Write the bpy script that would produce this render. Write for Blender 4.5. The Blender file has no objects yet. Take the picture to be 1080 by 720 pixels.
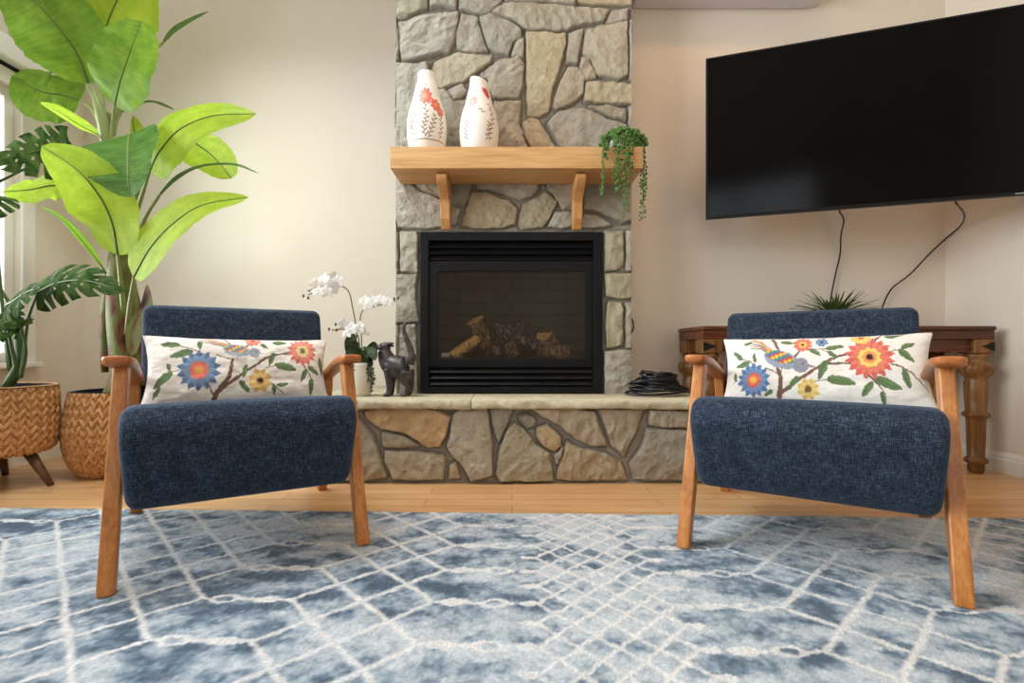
import bpy, math, random
import numpy as np
from mathutils import Vector, Matrix

# ------------------------------------------------------------------ camera, world, light
SC = bpy.context.scene
COL = SC.collection
F, H, HY = 530.0, 0.62, 368.0           # focal length in photo pixels, eye height, horizon row
cam_d = bpy.data.cameras.new('camera')
cam_d.sensor_width = 36.0
cam_d.lens = 36.0 * F / 1080.0
cam_d.shift_y = (HY - 360.0) / 1080.0
cam_d.clip_start = 0.02
cam = bpy.data.objects.new('camera', cam_d)
cam.location = (0, 0, H)
cam.rotation_euler = (math.pi / 2, 0, 0)
COL.objects.link(cam)
SC.camera = cam

w = bpy.data.worlds.new('daylight_sky')
SC.world = w
w.use_nodes = True
bg = w.node_tree.nodes['Background']
bg.inputs[0].default_value = (0.86, 0.93, 1.0, 1)
bg.inputs[1].default_value = 2.2

SC.view_settings.view_transform = 'Standard'
SC.view_settings.look = 'None'
SC.view_settings.exposure = 0.0
SC.view_settings.gamma = 1.0
SC.view_settings.use_curve_mapping = False
SC.cycles.use_denoising = True
SC.cycles.max_bounces = 8
SC.cycles.diffuse_bounces = 5
SC.cycles.transparent_max_bounces = 12
SC.cycles.sample_clamp_indirect = 6.0


def area_light(name, loc, aim, sx, sy, power, color):
    l = bpy.data.lights.new(name, 'AREA')
    l.shape = 'RECTANGLE'
    l.size, l.size_y = sx, sy
    l.energy, l.color = power, color
    o = bpy.data.objects.new(name, l)
    o.location = loc
    d = Vector(aim) - Vector(loc)
    o.rotation_euler = d.to_track_quat('-Z', 'Y').to_euler()
    COL.objects.link(o)
    return o


DAY = (0.87, 0.94, 1.0)
WARM = (1.0, 0.46, 0.14)
# daylight outside the three windows (left wall far, left wall near, wall behind the camera)
area_light('window_daylight', (-2.90, 1.98, 1.27), (-1.0, 1.98, 1.20), 1.4, 1.45, 66, DAY)
area_light('window_daylight', (-2.90, 0.28, 2.02), (-1.0, 0.5, 2.02), 1.75, 2.1, 150, DAY)
area_light('added_top_light', (-1.35, 1.75, 3.62), (-1.35, 1.75, 0.0), 1.3, 1.2, 88, DAY)  # added overhead light, no known source; brightens left wall and seat tops
area_light('window_daylight', (-0.65, -3.1, 2.60), (-0.2, 0.0, 1.30), 3.1, 1.1, 21, DAY)

# ------------------------------------------------------------------ helpers


def PX(px, D): return (px - 540.0) * D / F
def PZ(py, D): return H - (py - HY) * D / F
def P3(px, py, D): return Vector((PX(px, D), D, PZ(py, D)))


def lin(c):
    out = []
    for v in c[:3]:
        v = v / 255.0
        out.append(v / 12.92 if v <= 0.04045 else ((v + 0.055) / 1.055) ** 2.4)
    return tuple(out) + (1.0,)


def tag(o, label=None, cat=None, group=None, kind=None):
    if label: o['label'] = label
    if cat: o['category'] = cat
    if group: o['group'] = group
    if kind: o['kind'] = kind
    return o


def thing(name, label, cat, loc=(0, 0, 0), rotz=0.0, group=None, kind=None):
    o = bpy.data.objects.new(name, None)
    o.empty_display_size = 0.05
    COL.objects.link(o)
    o.location = loc
    o.rotation_euler = (0, 0, rotz)
    return tag(o, label, cat, group, kind)


def mesh_obj(name, verts, faces, mat=None, parent=None, smooth=True, off=(0, 0, 0), uv=None, colors=None, attrs=None):
    me = bpy.data.meshes.new(name)
    v = np.asarray([tuple(p) for p in verts] if not isinstance(verts, np.ndarray) else verts, dtype=float) - np.asarray(off, dtype=float)
    if isinstance(faces, np.ndarray) and faces.ndim == 2:
        nv, nf, k = len(v), len(faces), faces.shape[1]
        me.vertices.add(nv)
        me.vertices.foreach_set('co', v.astype(np.float32).ravel())
        me.loops.add(nf * k)
        me.loops.foreach_set('vertex_index', faces.astype(np.int32).ravel())
        me.polygons.add(nf)
        me.polygons.foreach_set('loop_start', (np.arange(nf) * k).astype(np.int32))
        me.polygons.foreach_set('loop_total', np.full(nf, k, dtype=np.int32))
        me.update(calc_edges=True)
    else:
        me.from_pydata([tuple(p) for p in v], [], [tuple(f) for f in faces])
    me.validate()
    if smooth:
        me.polygons.foreach_set('use_smooth', np.ones(len(me.polygons), dtype=bool))
    if uv is not None:
        uv = np.asarray(uv, dtype=np.float32)
        lay = me.uv_layers.new(name='UVMap')
        idx = np.zeros(len(me.loops), dtype=np.int32)
        me.loops.foreach_get('vertex_index', idx)
        lay.data.foreach_set('uv', uv[idx].ravel())
    if colors is not None:
        a = me.color_attributes.new('Col', 'FLOAT_COLOR', 'POINT')
        c = np.ones((len(v), 4), dtype=np.float32)
        c[:, :3] = colors
        a.data.foreach_set('color', c.ravel())
    if attrs:
        for k, val in attrs.items():
            a = me.attributes.new(k, 'FLOAT', 'POINT')
            a.data.foreach_set('value', np.asarray(val, dtype=np.float32))
    if mat: me.materials.append(mat)
    me.update()
    o = bpy.data.objects.new(name, me)
    COL.objects.link(o)
    if parent: o.parent = parent
    return o


class MB:
    """Collects shapes into one mesh."""
    def __init__(s): s.v, s.f, s.uv = [], [], []

    def add(s, vs, fs, uv=None):
        n = len(s.v)
        s.v += [tuple(p) for p in vs]
        s.f += [tuple(i + n for i in f) for f in fs]
        s.uv += list(uv) if uv is not None else [(0, 0)] * len(vs)
        return s

    def box(s, a, b, R=None):
        (x0, y0, z0), (x1, y1, z1) = a, b
        vs = [Vector(p) for p in ((x0, y0, z0), (x1, y0, z0), (x1, y1, z0), (x0, y1, z0), (x0, y0, z1), (x1, y0, z1), (x1, y1, z1), (x0, y1, z1))]
        if R is not None: vs = [R @ p for p in vs]
        return s.add(vs, [(0, 3, 2, 1), (4, 5, 6, 7), (0, 1, 5, 4), (1, 2, 6, 5), (2, 3, 7, 6), (3, 0, 4, 7)])

    def tube(s, pts, r, n=10, cap=True, flat=1.0):
        pts = [Vector(p) for p in pts]
        if not hasattr(r, '__len__'): r = [r] * len(pts)
        N = len(pts)
        vs, prev = [], None
        for i, p in enumerate(pts):
            t = (pts[min(i + 1, N - 1)] - pts[max(i - 1, 0)])
            if t.length < 1e-9: t = Vector((0, 0, 1))
            t.normalize()
            if prev is None:
                a = Vector((0, 0, 1)) if abs(t.z) < 0.9 else Vector((1, 0, 0))
                nx = t.cross(a).normalized()
            else:
                nx = (prev - t * prev.dot(t))
                nx = nx.normalized() if nx.length > 1e-6 else t.orthogonal().normalized()
            prev = nx
            ny = t.cross(nx)
            for k in range(n):
                a = 2 * math.pi * k / n
                vs.append(p + nx * math.cos(a) * r[i] + ny * math.sin(a) * r[i] * flat)
        fs = []
        for i in range(N - 1):
            for k in range(n):
                a, b = i * n + k, i * n + (k + 1) % n
                fs.append((a, b, b + n, a + n))
        if cap:
            fs.append(tuple(range(n - 1, -1, -1)))
            fs.append(tuple((N - 1) * n + k for k in range(n)))
        uv = [(k / n, i / max(1, N - 1)) for i in range(N) for k in range(n)]
        return s.add(vs, fs, uv)

    def lathe(s, prof, n=32, c=(0, 0, 0), flute=None):
        vs, fs = [], []
        for (r, z) in prof:
            for k in range(n):
                a = 2 * math.pi * k / n
                rr = r * (flute(a, z) if flute else 1)
                vs.append((c[0] + rr * math.cos(a), c[1] + rr * math.sin(a), c[2] + z))
        for i in range(len(prof) - 1):
            for k in range(n):
                a, b = i * n + k, i * n + (k + 1) % n
                fs.append((a, b, b + n, a + n))
        fs.append(tuple(range(n - 1, -1, -1)))
        fs.append(tuple((len(prof) - 1) * n + k for k in range(n)))
        return s.add(vs, fs)

    def ball(s, c, r, n=10, m=7, R=None):
        if not hasattr(r, '__len__'): r = (r, r, r)
        vs, fs = [], []
        for i in range(m + 1):
            th = math.pi * i / m
            for k in range(n):
                a = 2 * math.pi * k / n
                p = Vector((r[0] * math.sin(th) * math.cos(a), r[1] * math.sin(th) * math.sin(a), r[2] * math.cos(th)))
                if R is not None: p = R @ p
                vs.append(p + Vector(c))
        for i in range(m):
            for k in range(n):
                a, b = i * n + k, i * n + (k + 1) % n
                fs.append((a, a + n, b + n, b))
        return s.add(vs, fs)

    def prism(s, poly, axis_fn, d0, d1):
        n = len(poly)
        vs = [axis_fn(p, d0) for p in poly] + [axis_fn(p, d1) for p in poly]
        fs = [tuple(range(n)), tuple(range(2 * n - 1, n - 1, -1))]
        for i in range(n):
            j = (i + 1) % n
            fs.append((i, i + n, j + n, j))
        return s.add(vs, fs)

    def build(s, name, mat, parent=None, smooth=True, off=(0, 0, 0), bevel=0.0, sub=0, fix=True, seg=2):
        o = mesh_obj(name, s.v, s.f, mat, parent, smooth, off, uv=s.uv)
        if fix:
            import bmesh
            b = bmesh.new(); b.from_mesh(o.data)
            bmesh.ops.recalc_face_normals(b, faces=b.faces)
            b.to_mesh(o.data); b.free()
        if bevel:
            m = o.modifiers.new('bevel', 'BEVEL'); m.width = bevel; m.segments = seg; m.limit_method = 'ANGLE'; m.angle_limit = math.radians(30)
            m.harden_normals = False
            if smooth:
                o.modifiers.new('wn', 'WEIGHTED_NORMAL').keep_sharp = False
        if sub:
            m = o.modifiers.new('sub', 'SUBSURF'); m.levels = sub; m.render_levels = sub
        return o


def structure(o): o['kind'] = 'structure'; return o


def catmull(pts, n):
    P = [np.array(p, dtype=float) for p in pts]
    if len(P) < 3:
        return [tuple(P[0] + (P[-1] - P[0]) * i / (n - 1)) for i in range(n)]
    P = [2 * P[0] - P[1]] + P + [2 * P[-1] - P[-2]]
    segs = len(P) - 3
    out = []
    for i in range(n):
        u = i / (n - 1) * segs
        k = min(int(u), segs - 1)
        t = u - k
        a, b, c, d = P[k:k + 4]
        out.append(tuple(0.5 * ((2 * b) + (-a + c) * t + (2 * a - 5 * b + 4 * c - d) * t * t + (-a + 3 * b - 3 * c + d) * t ** 3)))
    return out


def vnoise(x, y, seed=0):
    xi, yi = np.floor(x).astype(np.int64), np.floor(y).astype(np.int64)
    xf, yf = x - xi, y - yi
    u, v = xf * xf * (3 - 2 * xf), yf * yf * (3 - 2 * yf)

    def h(a, b):
        n = (a * 374761393 + b * 668265263 + seed * 982451653) & 0x7fffffff
        n = ((n ^ (n >> 13)) * 1274126177) & 0x7fffffff
        n = (n ^ (n >> 16)) & 0xffff
        return n / 65535.0
    return (h(xi, yi) * (1 - u) + h(xi + 1, yi) * u) * (1 - v) + (h(xi, yi + 1) * (1 - u) + h(xi + 1, yi + 1) * u) * v


def fbm(x, y, seed=0, o=4):
    r, a, t = 0, 1, 0
    for i in range(o):
        r = r + a * vnoise(x * 2 ** i, y * 2 ** i, seed + i); t += a; a *= .5
    return r / t


def grid_faces(nu, nv):
    i = np.arange(nu * nv).reshape(nv, nu)
    return np.stack([i[:-1, :-1].ravel(), i[:-1, 1:].ravel(), i[1:, 1:].ravel(), i[1:, :-1].ravel()], 1)


# ------------------------------------------------------------------ materials
def new_mat(name, color=(200, 200, 200), rough=0.5, spec=0.5, metal=0.0):
    m = bpy.data.materials.new(name)
    m.use_nodes = True
    nt = m.node_tree
    b = nt.nodes['Principled BSDF']
    b.inputs['Base Color'].default_value = lin(color)
    b.inputs['Roughness'].default_value = rough
    b.inputs['Specular IOR Level'].default_value = spec
    b.inputs['Metallic'].default_value = metal
    return m, nt, b


def N(nt, t, **kw):
    n = nt.nodes.new(t)
    for k, v in kw.items():
        if k in n.inputs: n.inputs[k].default_value = v
        else: setattr(n, k, v)
    return n


def coords(nt, scale=(1, 1, 1), rot=(0, 0, 0), kind='Object', loc=(0, 0, 0)):
    tc = nt.nodes.new('ShaderNodeTexCoord')
    mp = nt.nodes.new('ShaderNodeMapping')
    mp.inputs['Scale'].default_value = scale
    mp.inputs['Rotation'].default_value = rot
    mp.inputs['Location'].default_value = loc
    nt.links.new(tc.outputs[kind], mp.inputs[0])
    return mp.outputs[0]


def ramp(nt, fac, stops):
    r = nt.nodes.new('ShaderNodeValToRGB')
    e = r.color_ramp.elements
    e[0].position, e[0].color = stops[0][0], lin(stops[0][1])
    e[1].position, e[1].color = stops[-1][0], lin(stops[-1][1])
    for p, c in stops[1:-1]:
        x = e.new(p); x.color = lin(c)
    nt.links.new(fac, r.inputs[0])
    return r.outputs[0]


def mix(nt, fac, a, b, mode='MIX'):
    m = nt.nodes.new('ShaderNodeMix'); m.data_type = 'RGBA'; m.blend_type = mode
    for k, v in ((0, fac), (6, a), (7, b)):
        if hasattr(v, 'is_linked'): nt.links.new(v, m.inputs[k])
        else: m.inputs[k].default_value = v
    return m.outputs[2]


def bump(nt, b, height, strength=0.3, dist=0.01):
    n = nt.nodes.new('ShaderNodeBump')
    n.inputs['Strength'].default_value = strength
    n.inputs['Distance'].default_value = dist
    nt.links.new(height, n.inputs['Height'])
    nt.links.new(n.outputs[0], b.inputs['Normal'])
    return n


def paint_mat(name, color, rough=0.6, bs=0.05):
    m, nt, b = new_mat(name, color, rough, 0.3)
    n = N(nt, 'ShaderNodeTexNoise', Scale=90.0, Detail=3.0)
    nt.links.new(coords(nt), n.inputs['Vector'])
    bump(nt, b, n.outputs[0], bs, 0.004)
    return m


def wood_mat(name, base, dark, light, axis=2, rough=0.38, scale=1.0, spec=0.4):
    m, nt, b = new_mat(name, base, rough, spec)
    s = [26 * scale] * 3; s[axis] = 1.6 * scale
    v = coords(nt, tuple(s))
    n1 = N(nt, 'ShaderNodeTexNoise', Scale=1.0, Detail=5.0, Roughness=0.6, Distortion=0.6)
    nt.links.new(v, n1.inputs['Vector'])
    s2 = [160 * scale] * 3; s2[axis] = 5 * scale
    n2 = N(nt, 'ShaderNodeTexNoise', Scale=1.0, Detail=2.0)
    nt.links.new(coords(nt, tuple(s2)), n2.inputs['Vector'])
    c = ramp(nt, n1.outputs[0], [(0.3, dark), (0.5, base), (0.72, light)])
    c2 = ramp(nt, n2.outputs[0], [(0.35, tuple(int(x * .86) for x in base)), (0.6, (255, 255, 255))])
    c = mix(nt, 0.28, c, c2, 'MULTIPLY')
    nt.links.new(c, b.inputs['Base Color'])
    bump(nt, b, n2.outputs[0], 0.12, 0.002)
    return m


def attr_mat(name, rough=0.8, spec=0.2, bscale=0, bstr=0.3, bdist=0.004, mottled=0.0, sheen=0.0):
    m, nt, b = new_mat(name, (200, 200, 200), rough, spec)
    a = N(nt, 'ShaderNodeAttribute', attribute_name='Col')
    c = a.outputs['Color']
    if mottled:
        n = N(nt, 'ShaderNodeTexNoise', Scale=22.0, Detail=8.0, Roughness=0.7)
        nt.links.new(coords(nt), n.inputs['Vector'])
        c = mix(nt, mottled, c, ramp(nt, n.outputs[0], [(0.3, (120, 118, 112)), (0.7, (255, 252, 245))]), 'MULTIPLY')
    nt.links.new(c, b.inputs['Base Color'])
    if bscale:
        n = N(nt, 'ShaderNodeTexNoise', Scale=bscale, Detail=6.0, Roughness=0.65)
        nt.links.new(coords(nt), n.inputs['Vector'])
        bump(nt, b, n.outputs[0], bstr, bdist)
    if sheen: b.inputs['Sheen Weight'].default_value = sheen
    return m


def glass_mat(name, tint=(255, 255, 255), ior=1.45, rough=0.0):
    m = bpy.data.materials.new(name); m.use_nodes = True
    nt = m.node_tree; nt.nodes.clear()
    out = N(nt, 'ShaderNodeOutputMaterial')
    fr = N(nt, 'ShaderNodeFresnel', IOR=ior)
    tr = N(nt, 'ShaderNodeBsdfTransparent'); tr.inputs[0].default_value = lin(tint)
    gl = N(nt, 'ShaderNodeBsdfGlossy', Roughness=rough)
    mx = N(nt, 'ShaderNodeMixShader')
    nt.links.new(fr.outputs[0], mx.inputs[0]); nt.links.new(tr.outputs[0], mx.inputs[1]); nt.links.new(gl.outputs[0], mx.inputs[2])
    nt.links.new(mx.outputs[0], out.inputs[0])
    return m


M = {}
M['wall'] = paint_mat('cream_wall_paint', (229, 218, 202), 0.55)
M['ceiling'] = paint_mat('white_ceiling_paint', (238, 234, 226), 0.8)
M['trim'] = paint_mat('white_trim_paint', (238, 233, 224), 0.35, 0.01)
M['glass'] = glass_mat('window_glass')
M['fireglass'] = glass_mat('fireplace_glass', (250, 250, 250), 1.5)
M['black'], _, _ = new_mat('black_enamel', (15, 15, 16), 0.5, 0.22)
M['matteblack'], _, _ = new_mat('matte_black_metal', (15, 15, 16), 0.6, 0.3)
M['rubber'], _, _ = new_mat('black_rubber_cable', (13, 13, 15), 0.4, 0.5)
M['plastic'], _, _ = new_mat('white_plastic', (225, 218, 222), 0.35, 0.4)
M['screen'], _, _ = new_mat('dark_screen', (3, 3, 3), 0.12, 0.12)
M['oak'] = wood_mat('oak_mantel', (208, 162, 106), (190, 140, 86), (220, 180, 124), axis=0, rough=0.45)
M['oakv'] = wood_mat('oak_corbel', (202, 148, 90), (182, 124, 70), (214, 166, 108), axis=2, rough=0.42)
M['legwood'] = wood_mat('honey_beech', (192, 124, 62), (170, 104, 48), (206, 142, 78), axis=2, rough=0.33)
M['armwood'] = wood_mat('honey_beech_arm', (184, 112, 58), (160, 92, 46), (198, 128, 70), axis=1, rough=0.32)
M['tablewood'] = wood_mat('reddish_antique_wood', (98, 52, 28), (64, 32, 16), (128, 72, 40), axis=0, rough=0.32)
M['tableleg'] = wood_mat('golden_turned_wood', (126, 84, 42), (84, 50, 24), (156, 110, 60), axis=2, rough=0.35)
M['darkleg'] = wood_mat('walnut_planter_leg', (104, 72, 48), (76, 50, 32), (130, 94, 66), axis=2, rough=0.5)
M['stone'] = attr_mat('fieldstone', 0.9, 0.15, 55.0, 0.9, 0.008, 0.28)
M['slab'] = attr_mat('hearth_slab_stone', 0.85, 0.2, 45.0, 0.8, 0.008, 0.25)
M['pillow'] = attr_mat('embroidered_cotton', 0.9, 0.1, 420.0, 0.35, 0.0012, 0.0, 0.2)
M['vase'] = attr_mat('painted_ceramic', 0.42, 0.4)
M['soil'], _, _ = new_mat('dark_pot_liner', (24, 23, 24), 0.8, 0.2)
M['bronze'], nt, b = new_mat('dark_bronze', (92, 86, 84), 0.42, 0.5, 0.55)
n = N(nt, 'ShaderNodeTexNoise', Scale=35.0, Detail=5.0)
nt.links.new(coords(nt), n.inputs['Vector'])
nt.links.new(ramp(nt, n.outputs[0], [(0.3, (52, 49, 49)), (0.7, (98, 91, 88))]), b.inputs['Base Color'])
bump(nt, b, n.outputs[0], 0.3, 0.002)


def floor_mat():
    m, nt, b = new_mat('honey_hardwood_floor', (214, 164, 110), 0.3, 0.45)
    br = N(nt, 'ShaderNodeTexBrick', Scale=1.0)
    br.offset = 0.37; br.offset_frequency = 2
    br.inputs['Color1'].default_value = (0.0, 0, 0, 1); br.inputs['Color2'].default_value = (1, 1, 1, 1)
    br.inputs['Mortar'].default_value = (0.5, .5, .5, 1)
    br.inputs['Brick Width'].default_value = 0.95; br.inputs['Row Height'].default_value = 0.083
    br.inputs['Mortar Size'].default_value = 0.0014
    nt.links.new(coords(nt), br.inputs['Vector'])
    n1 = N(nt, 'ShaderNodeTexNoise', Scale=1.0, Detail=6.0, Roughness=0.6, Distortion=0.8)
    nt.links.new(coords(nt, (2.2, 26, 5)), n1.inputs['Vector'])
    tone = ramp(nt, br.outputs['Color'], [(0.0, (214, 166, 112)), (1.0, (228, 184, 132))])
    gr = ramp(nt, n1.outputs[0], [(0.3, (205, 188, 168)), (0.65, (255, 255, 255))])
    c = mix(nt, 0.6, tone, gr, 'MULTIPLY')
    c = mix(nt, br.outputs['Fac'], c, lin((130, 86, 48)))
    nt.links.new(c, b.inputs['Base Color'])
    return m


M['floor'] = floor_mat()


def fabric_mat():
    m, nt, b = new_mat('blue_woven_chenille', (62, 82, 108), 0.92, 0.12)
    a = N(nt, 'ShaderNodeTexNoise', Scale=1.0, Detail=3.0, Roughness=0.6)
    nt.links.new(coords(nt, (560, 80, 56)), a.inputs['Vector'])
    c = N(nt, 'ShaderNodeTexNoise', Scale=1.0, Detail=3.0, Roughness=0.6)
    nt.links.new(coords(nt, (62, 450, 560)), c.inputs['Vector'])
    d = N(nt, 'ShaderNodeTexNoise', Scale=26.0, Detail=3.0)
    nt.links.new(coords(nt), d.inputs['Vector'])
    ad = N(nt, 'ShaderNodeMath', operation='ADD'); nt.links.new(a.outputs[0], ad.inputs[0]); nt.links.new(c.outputs[0], ad.inputs[1])
    a2 = N(nt, 'ShaderNodeMath', operation='MULTIPLY_ADD'); a2.inputs[1].default_value = 0.45; nt.links.new(ad.outputs[0], a2.inputs[0])
    a3 = N(nt, 'ShaderNodeMath', operation='MULTIPLY'); a3.inputs[1].default_value = 0.10; nt.links.new(d.outputs[0], a3.inputs[0])
    nt.links.new(a3.outputs[0], a2.inputs[2])
    col = ramp(nt, a2.outputs[0], [(0.35, (17, 22, 30)), (0.5, (38, 47, 60)), (0.65, (84, 98, 116))])
    nt.links.new(col, b.inputs['Base Color'])
    b.inputs['Sheen Weight'].default_value = 0.3
    b.inputs['Sheen Roughness'].default_value = 0.4
    b.inputs['Sheen Tint'].default_value = lin((170, 195, 225))
    bump(nt, b, a2.outputs[0], 0.5, 0.003)
    return m


M['fabric'] = fabric_mat()


def leaf_mat(name, c1, c2, veins=46, trans=0.4, vein=(190, 205, 120), vs=0.10):
    m = bpy.data.materials.new(name); m.use_nodes = True
    nt = m.node_tree; b = nt.nodes['Principled BSDF']; out = nt.nodes['Material Output']
    b.inputs['Roughness'].default_value = 0.5; b.inputs['Specular IOR Level'].default_value = 0.25
    uvn = N(nt, 'ShaderNodeUVMap')
    mp = N(nt, 'ShaderNodeMapping'); mp.inputs['Scale'].default_value = (1.3, 3, 1)
    nt.links.new(uvn.outputs[0], mp.inputs[0])
    n = N(nt, 'ShaderNodeTexNoise', Scale=2.0, Detail=4.0); nt.links.new(mp.outputs[0], n.inputs['Vector'])
    mp2 = N(nt, 'ShaderNodeMapping'); mp2.inputs['Scale'].default_value = (1.5, veins, 1)
    nt.links.new(uvn.outputs[0], mp2.inputs[0])
    n2 = N(nt, 'ShaderNodeTexNoise', Scale=1.0, Detail=2.0); nt.links.new(mp2.outputs[0], n2.inputs['Vector'])
    c = ramp(nt, n.outputs[0], [(0.3, c1), (0.7, c2)])
    c = mix(nt, vs, c, ramp(nt, n2.outputs[0], [(0.4, tuple(int(x * .75) for x in c1)), (0.65, vein)]))
    nt.links.new(c, b.inputs['Base Color'])
    bump(nt, b, n2.outputs[0], 0.25, 0.003)
    t = N(nt, 'ShaderNodeBsdfTranslucent'); nt.links.new(c, t.inputs[0])
    mx = N(nt, 'ShaderNodeMixShader'); mx.inputs[0].default_value = trans
    nt.links.new(b.outputs[0], mx.inputs[1]); nt.links.new(t.outputs[0], mx.inputs[2])
    nt.links.new(mx.outputs[0], out.inputs[0])
    return m


M['lime'] = leaf_mat('lime_green_leaf', (150, 182, 40), (186, 210, 66), trans=.5)  # banana leaf tones mostly put light and shade into the colour
M['green'] = leaf_mat('mid_green_leaf', (96, 140, 34), (136, 172, 50), trans=.45)
M['deep'] = leaf_mat('deep_green_leaf', (52, 92, 30), (84, 124, 44), trans=0.3)
M['monstera'] = leaf_mat('monstera_green_leaf', (26, 50, 20), (50, 80, 30), veins=12, trans=0.25)
M['monstera'].node_tree.nodes['Principled BSDF'].inputs['Specular IOR Level'].default_value = 0.04
M['monstera'].node_tree.nodes['Principled BSDF'].inputs['Roughness'].default_value = 0.8
M['darkleaf'] = leaf_mat('dark_orchid_leaf', (14, 30, 16), (28, 50, 26), trans=0.1)
M['succulent'] = leaf_mat('bead_vine_leaf', (52, 96, 44), (104, 148, 70), trans=0.1)
M['grass'] = leaf_mat('spiky_grass_leaf', (54, 74, 36), (102, 122, 60), trans=0.1)
M['petal'] = leaf_mat('white_petal', (240, 238, 232), (252, 250, 246), vein=(250, 244, 240), vs=.1, trans=0.35)
M['midrib'], _, _ = new_mat('dark_olive_midrib', (88, 104, 42), 0.45, 0.4)
M['petiole'], _, _ = new_mat('pale_green_stalk', (128, 138, 78), 0.45, 0.4)
M['stem'], _, _ = new_mat('green_plant_stem', (72, 96, 46), 0.45, 0.4)
M['orchidstem'], _, _ = new_mat('brown_orchid_stem', (110, 92, 58), 0.5, 0.3)
M['trunk'], nt, b = new_mat('mottled_banana_trunk', (120, 120, 60), 0.6, 0.3)
n = N(nt, 'ShaderNodeTexNoise', Scale=1.0, Detail=5.0, Distortion=0.5)
nt.links.new(coords(nt, (16, 16, 5)), n.inputs['Vector'])
nt.links.new(ramp(nt, n.outputs[0], [(0.36, (44, 28, 20)), (0.44, (118, 60, 34)), (0.5, (96, 100, 44)), (0.7, (124, 128, 66))]), b.inputs['Base Color'])
bump(nt, b, n.outputs[0], 0.5, 0.01)
M['wicker'], nt, b = new_mat('woven_water_hyacinth', (190, 140, 88), 0.75, 0.2)
a = N(nt, 'ShaderNodeAttribute', attribute_name='weave')
n = N(nt, 'ShaderNodeTexNoise', Scale=60.0, Detail=4.0); nt.links.new(coords(nt), n.inputs['Vector'])
c = ramp(nt, n.outputs[0], [(0.3, (168, 114, 66)), (0.5, (198, 148, 96)), (0.7, (220, 176, 124))])
nt.links.new(c, b.inputs['Base Color'])
bump(nt, b, n.outputs[0], 0.4, 0.003)

# ------------------------------------------------------------------ room shell
XL, XR = -2.636, 2.466
YBL, YBR = 3.10, 2.86        # wall to the left of the chimney lies further back
YR = -2.9                    # wall behind the camera
ZC = 3.30
D1 = 2.314                   # hearth front face
D2 = 2.56                    # chimney face
ZH = 0.393                   # hearth top


def slab(name, a, b, mat, parent=None):
    return structure(MB().box(a, b).build(name, mat, parent, smooth=False))


slab('floor', (XL - .2, YR - .2, -0.06), (XR + .2, YBL + .2, 0), M['floor'])
SK = (-2.0, -0.7, 1.15, 2.35)      # unseen ceiling opening, added to let the overhead light in
_c = MB()
_c.box((XL - .2, YR - .2, ZC), (SK[0], YBL + .2, ZC + .2)).box((SK[1], YR - .2, ZC), (XR + .2, YBL + .2, ZC + .2))
_c.box((SK[0], YR - .2, ZC), (SK[1], SK[2], ZC + .2)).box((SK[0], SK[3], ZC), (SK[1], YBL + .2, ZC + .2))
structure(_c.build('ceiling', M['ceiling'], None, False))
CX0, CX1 = -0.5941, 0.6110   # chimney sides
slab('wall_back', (XL - .12, YBL, 0), (CX1, YBL + .12, ZC), M['wall'])
slab('wall_back', (CX1, YBR, 0), (XR + .12, YBL + .12, ZC), M['wall'])
slab('wall_right', (XR, YR - .12, 0), (XR + .12, YBR, ZC), M['wall'])


def holed_wall(name, axis, pos, thick, lo, hi, holes, mat):
    """wall of boxes around rectangular openings; axis 'x': wall plane x=pos spanning y; 'y': plane y=pos spanning x"""
    mb = MB()
    cuts = sorted(holes)
    def bx(a0, a1, z0, z1):
        if a1 - a0 < 1e-4 or z1 - z0 < 1e-4: return
        if axis == 'x': mb.box((pos, a0, z0), (pos + thick, a1, z1))
        else: mb.box((a0, pos, z0), (a1, pos + thick, z1))
    cur = lo
    for (a0, a1, z0, z1) in cuts:
        bx(cur, a0, 0, ZC)
        bx(a0, a1, 0, z0); bx(a0, a1, z1, ZC)
        cur = a1
    bx(cur, hi, 0, ZC)
    return structure(mb.build(name, mat, smooth=False))


W1 = (1.30, 2.69, 0.55, 2.00)
W2 = (-0.60, 1.15, 0.95, 3.08)
W3 = (-2.2, 0.9, 2.05, 3.12)
holed_wall('wall_left', 'x', XL, -0.12, YR - .12, YBL, [W1, W2], M['wall'])
holed_wall('wall_front', 'y', YR, -0.12, XL - .12, XR + .12, [W3], M['wall'])


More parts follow.
